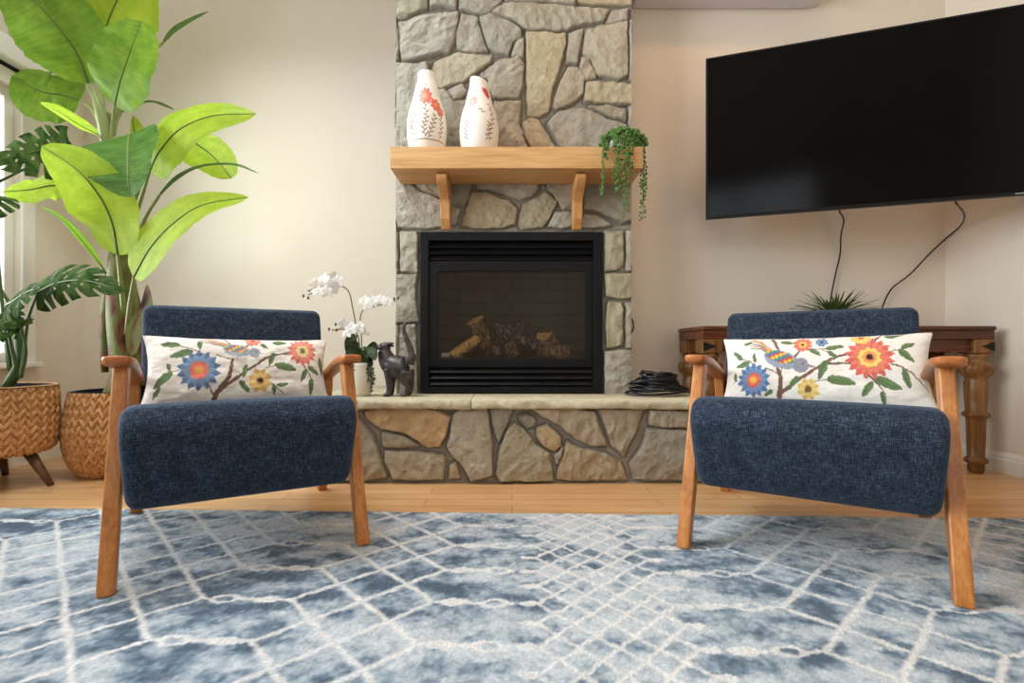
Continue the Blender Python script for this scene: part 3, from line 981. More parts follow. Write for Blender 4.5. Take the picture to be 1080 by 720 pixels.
def rug():
    u = np.arange(-2.35, 2.05, .0042); v = np.arange(-1.05, 0.862, .0042)
    U, V = np.meshgrid(u, v)
    nu, nv = len(u), len(v)
    Du = U + (fbm(U * 60, V * 60, 41, 2) - .5) * .010 + (fbm(U * 8, V * 8, 45, 2) - .5) * .006
    Dv = V + (fbm(U * 60, V * 60, 43, 2) - .5) * .010 + (fbm(U * 8, V * 8, 46, 2) - .5) * .006
    p = .1746
    ph = 0.022
    A = np.abs(Du)

    def lines(a, vv, cell_u, cell_v, wd):
        s = cell_v / cell_u
        k = 1 / math.hypot(1 / cell_v, 1 / cell_u)
        d1 = np.abs(((vv / cell_v + a / cell_u) % 1) - .5); d2 = np.abs(((vv / cell_v - a / cell_u) % 1) - .5)
        d1 = (.5 - d1) * k; d2 = (.5 - d2) * k
        d = np.minimum(d1, d2)
        return np.clip(1.4 - d / wd, 0, 1)
    vv = Dv - ph
    L = np.zeros_like(U)
    # small lattice in the middle
    cu = .326 / 4
    m = A < .163
    L = np.where(m, lines(Du + .163, vv, cu, p / 2, .0058), L)
    # blobs where the small lattice ends
    vs_ = (vv / (p / 2) + .5) % 1 - .5
    for sgn in (-1, 1):
        e = ((Du * sgn - .183) / .024) ** 2 + (vs_ * (p / 2) / .0125) ** 2
        L = np.maximum(L, np.clip((1.25 - e) * 2, 0, 1))

    def chain(x0, x1, blobs, rings, L):
        v1 = ((vv / p + .5) % 1 - .5) * p
        inx = (Du > x0) & (Du < x1)
        L = np.maximum(L, np.where(inx, np.clip(1.5 - np.abs(v1) / .0062, 0, 1), 0))
        for f in blobs:
            c = x0 + (x1 - x0) * f
            e = ((Du - c) / .033) ** 2 + (v1 / .018) ** 2
            L = np.maximum(L, np.clip((1.2 - e) * 3, 0, 1))
        for f in rings:
            c = x0 + (x1 - x0) * f
            e = np.sqrt(((Du - c) / .034) ** 2 + (v1 / .020) ** 2)
            L = np.where(e < .72, 0, L)
            L = np.maximum(L, np.clip(1.6 - np.abs(e - .85) / .22, 0, 1))
        return L
    lat1 = (A > .413) & (A < .761)
    L = np.where(lat1, np.maximum(L, lines(A - .413, vv, .174, p, .0078)), L)
    lat2 = (A > .979) & (A < 1.849)
    L = np.where(lat2, np.maximum(L, lines(A - .979, vv, .174, p, .0078)), L)
    L = chain(.2175, .413, [.15], [.62], L)
    L = chain(-.413, -.2175, [.25], [.75], L)
    L = chain(.761, .979, [.78], [.3], L)
    L = chain(-.979, -.761, [.72], [.25], L)
    L = chain(1.849, 2.04, [.7], [.3], L)
    L = chain(-2.04, -1.849, [.2], [.7], L)
    L = chain(-2.34, -2.04, [.2], [.6], L)
    # colour: distressed blues
    big = fbm(U * 2.6, V * 4.2, 61, 4); med = fbm(U * 16, V * 22, 65, 5); fine = fbm(U * 80, V * 80, 69, 2)
    # more dark patches beside the centre on the right, pale middle
    bias = .07 * np.exp(-((U - .38) / .16) ** 2) - .02 * np.exp(-((U) / .2) ** 2) + .05 * (U < -.35) - .03 * (U > .9)
    q = big * .55 + med * .62 + fine * .22 - .732 + bias + .46
    stops = [(0.34, (197, 204, 208)), (0.44, (172, 183, 191)), (0.51, (144, 160, 173)), (0.58, (106, 126, 143)), (0.68, (64, 85, 104))]
    col = np.zeros(U.shape + (3,))
    xs = [s[0] for s in stops]
    for k in range(3): col[..., k] = np.interp(q, xs, [lin(s[1])[k] for s in stops])
    L *= np.clip(.7 + fbm(U * 5, V * 5, 77, 3) * .5, 0, 1)
    L *= np.clip(.7 + fine * .5, 0, 1)
    cream = np.array(lin((228, 226, 222))[:3])
    col = col * (1 - L[..., None]) + cream * L[..., None]
    rng = np.random.default_rng(5)
    col *= (1 + (rng.random(U.shape)[..., None] - .5) * .36)
    zz = .009 + rng.random(U.shape) * .0035 + (fbm(U * 45, V * 45, 81, 2) - .5) * .004
    zz[0, :] = 0; zz[-1, :] = 0; zz[:, 0] = 0; zz[:, -1] = 0
    Vv = np.stack([U.ravel(), V.ravel(), zz.ravel()], 1)
    mt = attr_mat('distressed_blue_pile', 0.95, 0.05, 500.0, 0.8, 0.004, 0.0, 0.25)
    o = mesh_obj('area_rug', Vv, grid_faces(nu, nv), mt, None, True, colors=np.clip(col, 0, 1).reshape(-1, 3))
    o.location = (rug_c[0], rug_c[1], .001)
    o.rotation_euler = (0, 0, RA)
    tag(o, 'large distressed blue and cream trellis patterned rug on the wood floor', 'rug')


rug()
RZ = .0135

# ------------------------------------------------------------------ armchairs


def offset_poly(poly, d):
    n = len(poly); out = []
    for i in range(n):
        a, b_, c = np.array(poly[i - 1]), np.array(poly[i]), np.array(poly[(i + 1) % n])
        t = c - a; t /= (np.linalg.norm(t) + 1e-9)
        out.append(tuple(b_ + np.array([-t[1], t[0]]) * d))
    return out


def cushion(name, prof, hw, r, parent, mat, crown=0.0, taper=0.0):
    """prof: closed side profile (y,z), counter clockwise; lofted along x with rounded ends"""
    prof = catmull(list(prof) + [prof[0]], 57)[:-1]
    area = sum(prof[i - 1][0] * prof[i][1] - prof[i][0] * prof[i - 1][1] for i in range(len(prof)))
    sg = 1 if area > 0 else -1
    st = []
    for k in range(7):
        a = math.pi / 2 * k / 6
        st.append((-hw + r * (1 - math.sin(a)), r * (1 - math.cos(a))) )
    st = [(-hw + r * (1 - math.cos(math.pi / 2 * k / 6)), r * (1 - math.sin(math.pi / 2 * k / 6))) for k in range(7)]
    mid = [(x, 0) for x in np.linspace(-hw + r, hw - r, 13)[1:-1]]
    sts = st + mid + [(-x, i) for x, i in reversed(st)]
    vs, n = [], len(prof)
    for x, ins in sts:
        pr = offset_poly(prof, sg * ins)
        c = crown * (1 - (x / hw) ** 2)
        for (y, z) in pr: vs.append((x * (1 - taper * max(0.0, .44 - z) / .24), y, z + (c if z > .3 else 0)))
    fs = [(i * n + j, i * n + (j + 1) % n, (i + 1) * n + (j + 1) % n, (i + 1) * n + j) for i in range(len(sts) - 1) for j in range(n)]
    fs += [tuple(range(n - 1, -1, -1)), tuple((len(sts) - 1) * n + j for j in range(n))]
    mb = MB().add(vs, fs)
    return mb.build(name, mat, parent, True, sub=1)


def tapered(mb, a, b_, wa, da, wb, db):
    """board from a (bottom) to b (top); w = x width, d = y depth"""
    vs = []
    for p, ww, dd in ((a, wa, da), (b_, wb, db)):
        for sx_, sy_ in ((-1, -1), (1, -1), (1, 1), (-1, 1)):
            vs.append((p[0] + sx_ * ww / 2, p[1] + sy_ * dd / 2, p[2]))
    return mb.add(vs, [(0, 3, 2, 1), (4, 5, 6, 7), (0, 1, 5, 4), (1, 2, 6, 5), (2, 3, 7, 6), (3, 0, 4, 7)])


def armchair(label, loc, rz, back_dz=0.0):
    t = thing('armchair', label, 'armchair', loc, rz, 'pair of blue armchairs')
    seat = [(-.405, .470), (-.435, .435), (-.440, .39), (-.408, .30), (-.372, .228), (-.335, .200), (-.29, .208), (-.12, .245), (.10, .262), (.24, .262),
            (.265, .285), (.27, .345), (.25, .385), (.10, .405), (-.10, .432), (-.28, .463), (-.36, .477)]
    cushion('seat', seat, .288, .030, t, M['fabric'], .004, .02)
    back = [(.135, .40), (.185, .60), (.222, .745), (.240, .772), (.275, .780), (.305, .768), (.312, .735), (.275, .58), (.225, .38), (.205, .33), (.16, .32), (.132, .345)]
    back = [(y, z + back_dz * (z > .5)) for y, z in back]
    cushion('backrest', back, .300, .028, t, M['fabric'], .0)
    for s in (-1, 1):
        mb = MB(); tapered(mb, (s * .314, -.378, RZ), (s * .304, -.20, .574), .038, .042, .034, .062)
        mb.build('leg', M['legwood'], t, False, bevel=.005)
        mb = MB(); tapered(mb, (s * .330, .378, 0.0), (s * .312, .16, .505), .036, .040, .034, .062)
        mb.build('leg', M['legwood'], t, False, bevel=.005)
        # armrest: paddle, level at the front, falling towards the back
        st = [(-.285, .022, .603), (-.278, .030, .603), (-.262, .035, .602), (-.23, .037, .600), (-.15, .035, .592), (-.05, .030, .572), (.06, .026, .545), (.14, .024, .522), (.19, .022, .505)]
        vs = []
        th = [.018, .026, .029, .030, .028, .026, .024, .024, .022]
        cxo = s * .307
        for (y, hw, z), tt in zip(st, th):
            for (dx, dz) in ((-hw, -.25), (-hw * .93, 0), (hw * .93, 0), (hw, -.25), (hw * .95, -.8), (hw * .75, -1), (-hw * .75, -1), (-hw * .95, -.8)):
                vs.append((cxo + dx, y, z + dz * tt))
        fs = [(i * 8 + j, i * 8 + (j + 1) % 8, (i + 1) * 8 + (j + 1) % 8, (i + 1) * 8 + j) for i in range(len(st) - 1) for j in range(8)]
        fs += [tuple(range(7, -1, -1)), tuple((len(st) - 1) * 8 + j for j in range(8))]
        MB().add(vs, fs).build('armrest', M['armwood'], t, True, sub=1)
        mb = MB(); mb.box((s * .302 - .012, -.27, .265), (s * .302 + .012, .27, .315))
        mb.build('side_rail', M['legwood'], t, False, bevel=.004)
    MB().box((-.30, .215, .268), (.30, .24, .31)).build('rear_rail', M['legwood'], t, False, bevel=.004)
    return t


LC, LR = (-.93, 1.73, 0), math.radians(31)
RC, RR = (1.011, 1.694, 0), math.radians(-33)
armchair('blue woven armchair with honey wood frame in front of the wicker planters', LC, LR)
armchair('blue woven armchair with honey wood frame in front of the antique table', RC, RR, -.012).scale = (1.03, 1.03, 1.0)


# ------------------------------------------------------------------ pillows with embroidered print
class Canvas:
    def __init__(s, X, Y, base):
        s.X, s.Y = X, Y
        s.c = np.zeros(X.shape + (3,)); s.c[:] = lin(base)[:3]

    def put(s, mask, color):
        m = np.clip(mask, 0, 1)[..., None]
        s.c = s.c * (1 - m) + np.array(lin(color)[:3]) * m

    def line(s, pts, w0, color, w1=None):
        w1 = w1 or w0
        n = len(pts) - 1
        for i in range(n):
            (x0, y0), (x1, y1) = pts[i], pts[i + 1]
            ex, ey = x1 - x0, y1 - y0
            t = np.clip(((s.X - x0) * ex + (s.Y - y0) * ey) / (ex * ex + ey * ey), 0, 1)
            d = np.hypot(s.X - x0 - ex * t, s.Y - y0 - ey * t)
            ww = w0 + (w1 - w0) * (i + t) / n
            s.put((ww / 2 - d) / 2 + .5, color)

    def leaf(s, a, b_, wid, color, vein=None):
        (x0, y0), (x1, y1) = a, b_
        L = math.hypot(x1 - x0, y1 - y0); ex, ey = (x1 - x0) / L, (y1 - y0) / L
        u = ((s.X - x0) * ex + (s.Y - y0) * ey) / L
        v = -(s.X - x0) * ey + (s.Y - y0) * ex
        ww = wid * np.sqrt(np.clip(np.sin(np.pi * np.clip(u, 0, 1)), 0, 1)) * (1.05 - .45 * np.clip(u, 0, 1))
        inside = (u > 0) & (u < 1)
        m = np.where(inside, (ww / 2 - np.abs(v)) / 2 + .5, 0)
        s.put(m, color)
        st = .5 + .5 * np.sin(u * L * .9 + np.abs(v) * 1.1)
        s.put(np.where(inside, st * .22, 0) * m.clip(0, 1), tuple(min(255, int(x * 1.35)) for x in color))
        dk = tuple(int(x * .68) for x in color)
        s.put(np.where(inside, np.clip((1.6 - np.abs(v)) / 2, 0, 1), 0) * m.clip(0, 1), dk)
        s.put(np.where(inside & (v > 0), .3, 0) * m.clip(0, 1), dk)

    def flower(s, c, R, n, color, color2, rings, ph=0, sharp=.28):
        dx, dy = s.X - c[0], s.Y - c[1]
        r, a = np.hypot(dx, dy), np.arctan2(dy, dx)
        for (k, cc, p2) in ((1.0, color, ph), (.80, color2, ph + math.pi / n)):
            edge = R * k * (1 - sharp * np.abs(((a + p2) * n / (2 * math.pi)) % 1 - .5) * 2)
            s.put((edge - r) / 2 + .5, cc)
            pet = np.abs(((a + p2) * n / (2 * math.pi)) % 1 - .5) * 2
            stre = .5 + .5 * np.sin(a * n * 5.0 + 2 * np.sin(r * .2))
            s.put(np.where(r < edge, stre * .34, 0), tuple(min(255, int(x * .55 + 120)) for x in cc))
            s.put(np.where(r < edge, np.clip(1 - r / (R * k), 0, 1) * .4, 0), tuple(int(x * .72) for x in cc))
            s.put(np.where((r < edge) & (r > R * .3), (pet > .86) * .35, 0), tuple(int(x * .7) for x in cc))
        for (k, cc) in rings:
            edge = R * k * (1 - .18 * np.abs(((a) * 9 / (2 * math.pi)) % 1 - .5) * 2)
            s.put((edge - r) / 2 + .5, cc)

    def bird(s, body, head, tail, k=1.0, pale=0):
        def pl(c): return tuple(int(x + (235 - x) * pale) for x in c)
        bx_, by_ = body; hx, hy = head
        for i, cc in enumerate(((206, 92, 70), (230, 186, 88), (112, 134, 160), (216, 120, 84), (120, 140, 120))):
            o = (i - 2) * 8 * k
            s.line([(bx_ - 30 * k, by_ - 20 * k + o * .5), (tail[0] + 45 * k, tail[1] + 12 * k + o), (tail[0], tail[1] + o * 1.5)], 9 * k, pl(cc), 5 * k)
        ang = math.atan2(hy - by_, hx - bx_)
        dx, dy = s.X - bx_, s.Y - by_
        u, v = dx * math.cos(ang) + dy * math.sin(ang), -dx * math.sin(ang) + dy * math.cos(ang)
        e = (u / (72 * k)) ** 2 + (v / (36 * k)) ** 2
        s.put((1 - e) * 8, pl((150, 160, 172)))
        e2 = ((u + 8 * k) / (60 * k)) ** 2 + ((v + 8 * k) / (24 * k)) ** 2
        cell = (np.floor(u / (13 * k)) + np.floor(v / (11 * k))) % 4
        for q, cc in enumerate(((208, 84, 66), (232, 192, 84), (96, 140, 104), (84, 116, 156))):
            s.put(np.where(cell == q, (1 - e2) * 8, 0), pl(cc))
        r = np.hypot(s.X - hx, s.Y - hy)
        s.put((30 * k - r) / 2, pl((142, 142, 152)))
        s.line([(hx + 20 * k, hy), (hx + 56 * k, hy + 6 * k)], 13 * k, pl((150, 142, 148)), 3 * k)
        s.put((3.5 * k - np.hypot(s.X - hx - 8 * k, s.Y - hy + 6 * k)) / 1, (30, 30, 36))
        s.line([(bx_ + 5 * k, by_ + 34 * k), (bx_, by_ + 52 * k)], 4 * k, pl((110, 84, 64)))


LEAFG = (104, 126, 84); BR = (122, 92, 78)


def paint_right(c):
    for pts, w0, w1 in (([(370, 470), (378, 390), (360, 330)], 24, 16), ([(385, 450), (450, 400), (520, 350), (600, 300), (680, 272)], 18, 10),
                        ([(335, 180), (362, 240), (378, 270)], 16, 12), ([(420, 310), (470, 250), (580, 245)], 12, 4), ([(585, 318), (690, 320)], 9, 7),
                        ([(750, 240), (785, 205), (820, 160)], 12, 9), ([(180, 288), (225, 300), (265, 340)], 5, 5), ([(840, 262), (900, 250)], 5, 4),
                        ([(840, 315), (920, 350), (1000, 430)], 7, 5), ([(730, 355), (775, 390), (815, 450)], 9, 5), ([(500, 402), (585, 392)], 4, 4), ([(305, 338), (365, 365)], 6, 6),
                        ([(560, 246), (600, 270)], 4, 4), ([(130, 410), (160, 395)], 4, 4)):
        c.line(pts, w0, BR, w1)
    for a, b_ in (((182, 290), (128, 243)), ((225, 308), (148, 328)), ((250, 308), (248, 258)), ((190, 214), (240, 190)), ((150, 398), (140, 355)),
                  ((375, 200), (440, 212)), ((580, 246), (658, 232)), ((505, 243), (556, 282)), ((585, 262), (632, 292)), ((580, 306), (545, 392)),
                  ((580, 385), (702, 408)), ((455, 378), (412, 440)), ((825, 186), (918, 158)), ((888, 246), (948, 222)), ((876, 252), (942, 308)), ((890, 340), (916, 422)),
                  ((776, 382), (882, 428)), ((768, 396), (722, 464)), ((800, 440), (812, 500)), ((340, 442), (300, 470))):
        L = math.hypot(b_[0] - a[0], b_[1] - a[1])
        c.leaf(a, b_, max(24, L * .42), LEAFG)
    c.bird((378, 296), (468, 326), (228, 206), 1.22)
    c.flower((246, 395), 86, 14, (74, 108, 158), (108, 142, 184), ((.46, (222, 108, 88)), (.30, (236, 136, 104)), (.18, (240, 194, 80))))
    c.flower((760, 290), 104, 16, (214, 88, 72), (226, 116, 92), ((.48, (240, 206, 110)), (.30, (232, 150, 96)), (.16, (74, 50, 44))))
    c.flower((478, 218), 46, 10, (216, 96, 76), (228, 118, 90), ((.42, (242, 200, 110)), (.2, (150, 60, 50))))
    c.flower((562, 206), 30, 8, (86, 116, 160), (110, 140, 180), ((.3, (60, 80, 120)),))
    c.flower((730, 182), 48, 8, (232, 192, 84), (240, 206, 110), ((.34, (196, 110, 70)),))
    c.flower((500, 436), 52, 8, (226, 184, 84), (238, 204, 116), ((.34, (128, 96, 60)),))


def paint_left(c):
    for pts, w0, w1 in (([(382, 440), (400, 385), (460, 310), (478, 215)], 30, 14), ([(410, 375), (540, 280), (660, 200), (790, 165)], 18, 8), ([(392, 400), (370, 345)], 12, 7),
                        ([(400, 190), (470, 215)], 6, 5), ([(540, 150), (590, 100)], 8, 6), ([(225, 140), (290, 158), (340, 190)], 5, 5), ([(190, 270), (230, 268)], 4, 4),
                        ([(640, 262), (700, 246)], 5, 4), ([(840, 225), (890, 300), (900, 340)], 7, 5), ([(905, 190), (960, 240), (985, 290)], 6, 4), ([(665, 335), (740, 395)], 7, 5),
                        ([(430, 85), (470, 130)], 8, 6), ([(690, 182), (790, 182)], 6, 6), ([(880, 150), (950, 150)], 4, 4)):
        c.line(pts, w0, BR, w1)
    for a, b_ in (((228, 132), (134, 128)), ((288, 168), (180, 198)), ((318, 104), (320, 164)), ((172, 232), (186, 270)), ((196, 274), (104, 350)), ((545, 240), (530, 310)),
                  ((512, 322), (562, 384)), ((688, 176), (662, 250)), ((690, 240), (808, 268)), ((684, 112), (764, 110)), ((868, 262), (832, 334)), ((876, 248), (948, 290)),
                  ((898, 312), (886, 402)), ((962, 190), (978, 290)), ((684, 345), (690, 400)), ((698, 352), (764, 342)), ((620, 120), (660, 150)), ((140, 340), (110, 400))):
        L = math.hypot(b_[0] - a[0], b_[1] - a[1])
        c.leaf(a, b_, max(26, L * .42), LEAFG)
    c.bird((500, 165), (590, 178), (320, 95), 1.0, .15)  # paler mix puts the window light's washed-out look into the print
    c.flower((318, 268), 106, 14, (84, 112, 150), (116, 144, 176), ((.46, (224, 118, 98)), (.30, (234, 138, 108)), (.18, (226, 170, 84))))
    c.flower((848, 160), 88, 14, (222, 112, 94), (232, 140, 118), ((.46, (232, 206, 150)), (.2, (120, 110, 70))))
    c.flower((615, 325), 64, 8, (224, 176, 88), (236, 196, 116), ((.34, (166, 116, 60)), (.2, (54, 50, 50))))
    c.flower((580, 92), 46, 9, (220, 110, 88), (230, 134, 106), ((.3, (196, 80, 70)),))


def pillow(label, loc, mtx, hw, hh, th, paint, x0, x1, y0, y1, sag, seed):
    t = thing('lumbar_pillow', label, 'pillow', loc, 0, 'embroidered lumbar pillows')
    nu, nv = 420, 200
    a, b_ = np.meshgrid(np.linspace(-1, 1, nu), np.linspace(-1, 1, nv))
    puff = ((1 - np.abs(a) ** 3.2) * (1 - np.abs(b_) ** 2.4))
    puff = np.clip(puff, 0, 1) ** .5
    pin = 1 - .065 * (1 - b_ ** 2) * np.abs(a) ** 6   # sides drawn in between the corners
    pin2 = 1 - .10 * (1 - a ** 2) * np.abs(b_) ** 4 * .6
    X = a * hw * pin
    Z = b_ * hh * pin2 + sag * (a ** 2 - .5)
    wr = (fbm(a * 5, b_ * 3, seed, 3) - .5) * .014 
    edge_w = (fbm(a * 9, b_ * 9, seed + 7, 2) - .5) * .008
    Yf = -(th * puff + wr * puff) + edge_w * (1 - puff)
    Yb = (th * .8 * puff) + edge_w * (1 - puff)
    CXp = x0 + (a + 1) / 2 * (x1 - x0)
    CYp = y0 + (1 - b_) / 2 * (y1 - y0)
    cv = Canvas(CXp + (fbm(a * 40, b_ * 18, 91, 2) - .5) * 9, CYp + (fbm(a * 40, b_ * 18, 95, 2) - .5) * 9, (236, 230, 220))
    paint(cv)
    cv.c *= (.94 + .08 * fbm(a * 120, b_ * 60, 3, 1))[..., None]
    f = grid_faces(nu, nv)

    def xf(X, Y, Z):
        P = np.stack([X.ravel(), Y.ravel(), Z.ravel()], 1)
        R = np.array(mtx)[:3, :3]
        return P @ R.T
    front = xf(X, Yf, Z); back = xf(X, Yb, Z)
    mesh_obj('printed_front', front, f, M['pillow'], t, True, colors=cv.c.reshape(-1, 3))
    mb_c = np.zeros((nu * nv, 3)); mb_c[:] = lin((226, 214, 196))[:3]
    mesh_obj('plain_back', back, f[:, ::-1], M['pillow'], t, True, colors=mb_c)
    # welt
    ring = [(-1, -1), (1, -1), (1, 1), (-1, 1)]
    idx = list(range(0, nu, 6)) + [(r + 1) * nu - 1 for r in range(0, nv, 6)] + [(nv - 1) * nu + i for i in range(nu - 1, -1, -6)] + [r * nu for r in range(nv - 1, 0, -6)]
    mb = MB().tube([front[i] for i in idx] + [front[idx[0]]], .0032, 6)
    m_w = M.get('welt')
    if not m_w:
        M['welt'], _, _ = new_mat('cream_pillow_welt', (230, 220, 204), 0.9, 0.1); m_w = M['welt']
    mb.build('welt', m_w, t, True)
    return t


def on_chair(C, R, x, y, z):
    return (C[0] + x * math.cos(R) - y * math.sin(R), C[1] + x * math.sin(R) + y * math.cos(R), z)


Ml = Matrix.Rotation(LR, 3, 'Z') @ Matrix.Rotation(math.radians(-20), 3, 'X') @ Matrix.Rotation(math.radians(1.0), 3, 'Y')
pillow('cream pillow with blue, coral and yellow flowers on the left armchair by the planters', on_chair(LC, LR, .006, .085, .537), Ml, .293, .128, .055, paint_left, 60, 1000, 75, 440, .0, 4)
Mr = Matrix.Rotation(RR, 3, 'Z') @ Matrix.Rotation(math.radians(-20), 3, 'X') @ Matrix.Rotation(math.radians(-1.5), 3, 'Y')
pillow('cream pillow with colourful bird and big red flower on the armchair below the television', on_chair(RC, RR, .018, .080, .537), Mr, .313, .134, .055, paint_right, 80, 1012, 165, 515, .0, 9)


# ------------------------------------------------------------------ vases
def vase(label, X, D, hgt, R, rn, paint, seed, slant=0.0):
    t = thing('painted_vase', label, 'vase', (X, D, MZ1 + .001), 0, 'painted vases on the mantel')
    ctrl = [(0, .78), (.05, .87), (.15, .96), (.30, 1.0), (.42, .97), (.55, .86), (.68, .70), (.80, .56 + (rn / R - .4) * .6), (.90, rn / R * 1.06), (1.0, rn / R)]
    nz, na = 170, 220
    zz = np.linspace(0, 1, nz)
    cp = np.array(catmull(ctrl, 80))
    rr = np.interp(zz, cp[:, 0], cp[:, 1]) * R
    ang = np.linspace(-math.pi, math.pi, na)
    A, Z = np.meshgrid(ang, zz)
    Rr = np.repeat(rr[:, None], na, 1)
    topcut = slant * (Z ** 6)
    # A = 0 faces the camera (-y)
    x = Rr * np.sin(A); y = -Rr * np.cos(A)
    zc = Z * hgt - topcut * (x / rn) * .012
    cv = Canvas(A * R * 1000, (1 - Z) * hgt * 1000, (238, 230, 218))   # millimetres across and down from the rim
    paint(cv)
    V = np.stack([x.ravel(), y.ravel(), zc.ravel()], 1)
    mesh_obj('body', V, grid_faces(na, nz), M['vase'], t, True, colors=cv.c.reshape(-1, 3))
    mb = MB()
    mb.lathe([(rn * 1.0, hgt - .001), (rn * .85, hgt - .001), (rn * .84, hgt - .05), (.0005, hgt - .052)], 40)
    m_in = M.get('vasein')
    if not m_in: M['vasein'], _, _ = new_mat('glazed_cream_inside', (220, 206, 190), 0.5); m_in = M['vasein']
    mb.build('inner_neck', m_in, t, True)
    MB().lathe([(.0005, 0), (R * .52, 0.0), (R * .52, .004)], 40).build('foot', m_in, t, True)
    return t


def sprig(c, pts, col, n=7, size=9):
    size *= 1.45
    P = catmull(pts, n * 2)
    c.line(P, 2.2, col)
    for i in range(1, n * 2 - 1, 1):
        p, q = P[i], P[min(i + 1, len(P) - 1)]
        d = math.atan2(q[1] - p[1], q[0] - p[0]) + (0.9 if i % 2 else -0.9)
        c.leaf(p, (p[0] + math.cos(d) * size, p[1] + math.sin(d) * size), size * .42, col)


def paint_v1(c):
    g = (150, 118, 96)
    c.flower((6, 138), 50, 9, (216, 84, 62), (234, 108, 84), ((.34, (240, 150, 110)),), sharp=.4)
    c.flower((66, 178), 36, 8, (210, 74, 52), (222, 96, 70), ((.3, (236, 140, 90)),), sharp=.4)
    c.flower((88, 205), 28, 7, (204, 70, 50), (222, 96, 70), ((.3, (236, 140, 90)),), sharp=.4)
    sprig(c, [(10, 345), (0, 290), (14, 240), (-2, 160)], g, 8, 13)
    sprig(c, [(20, 345), (40, 290), (58, 230)], g, 6, 13)
    sprig(c, [(-50, 340), (-62, 280), (-44, 220)], g, 6, 12)
    sprig(c, [(-70, 300), (-76, 240), (-60, 170)], g, 6, 12)
    sprig(c, [(4, 60), (10, 85)], g, 2, 9)
    sprig(c, [(80, 340), (92, 280), (84, 220)], g, 6, 12)
    c.line([(x, 349) for x in (-120, 120)], 3, g)
    for k in range(-10, 11): c.leaf((k * 10, 352), (k * 10 + 3, 342), 5, g)


def paint_v2(c):
    g = (150, 122, 96)
    c.flower((-34, 128), 32, 6, (214, 128, 108), (224, 146, 124), ((.3, (236, 180, 150)),), sharp=.5)
    c.leaf((84, 100), (30, 52), 34, (200, 74, 60)); c.leaf((84, 100), (56, 44), 32, (212, 90, 72)); c.leaf((84, 100), (76, 48), 26, (196, 66, 54))
    sprig(c, [(60, 320), (64, 260), (78, 200), (66, 130)], g, 8, 13)
    sprig(c, [(40, 320), (52, 270), (58, 230)], g, 5, 12)
    sprig(c, [(-60, 320), (-64, 270), (-50, 220)], g, 6, 12)
    sprig(c, [(0, 160), (16, 175), (34, 190)], g, 3, 10)
    sprig(c, [(-26, 92), (-18, 100)], g, 2, 8)


vd = 2.425
vase('taller cream painted vase with large red flower, left end of the mantel', PX(450.3, vd), vd, PZ(78.5, vd) - MZ1, 20.8 * vd / F, 9.2 * vd / F, paint_v1, 1)
vase('shorter cream painted vase with small pink and red buds, next to the taller vase', PX(505.3, vd), vd, PZ(86, vd) - MZ1, 20.6 * vd / F, 9.6 * vd / F, paint_v2, 2, 1.0)


# ------------------------------------------------------------------ plants
def blade(name, mid, wl, wr, nrm, mat, parent, off, fold=.25, ripple=.05, seed=1, shape=(.75, .65), rib=.0045, droop=0.0, twist=0.0, ribmat=None, nt=30, ns=14, ragged=0.0):
    pts = catmull(mid, nt)
    rng = random.Random(seed)
    ph = rng.uniform(0, 6)
    vs, uv = [], []
    nrm = Vector(nrm).normalized()
    for i, p in enumerate(pts):
        t = i / (nt - 1)
        a, b_ = Vector(pts[max(i - 1, 0)]), Vector(pts[min(i + 1, nt - 1)])
        tan = (b_ - a).normalized()
        sd = tan.cross(nrm)
        if sd.length < 1e-3: sd = tan.orthogonal()
        sd.normalize()
        n2 = sd.cross(tan).normalized()
        if twist:
            R = Matrix.Rotation(twist * t, 3, tan); sd = R @ sd; n2 = R @ n2
        ww = max(0.02, math.sin(math.pi * min(max(t, .0), 1) ** shape[0])) ** shape[1]
        if i == nt - 1: ww = .01
        for j in range(-ns // 2, ns // 2 + 1):
            s = j / (ns / 2)
            W = (wl if s < 0 else wr) * ww
            rg = 1 - ragged * (0.5 + .5 * math.sin(t * 60 + ph + (2 if s < 0 else 0))) * abs(s) ** 4 * rng.uniform(.4, 1)
            lift = fold * (abs(s) ** 1.15) * W - droop * W * s * s
            rp = ripple * W * math.sin(t * 15 + ph + s * 1.2) * abs(s) ** 2 + ripple * .4 * W * math.sin(t * 33 + ph * 2) * abs(s)
            q = Vector(p) + sd * (s * W * rg) + n2 * (lift + rp)
            vs.append(tuple(q)); uv.append((s, t))
    m = ns + 1
    fs = [(i * m + j, i * m + j + 1, (i + 1) * m + j + 1, (i + 1) * m + j) for i in range(nt - 1) for j in range(m - 1)]
    o = mesh_obj(name, vs, fs, mat, parent, True, off, uv=uv)
    if rib:
        rr = [rib * (1.15 - .9 * i / (nt - 1)) for i in range(nt)]
        MB().tube(pts, rr, 6).build('midrib', ribmat or M['midrib'], o, True, off)
    return o


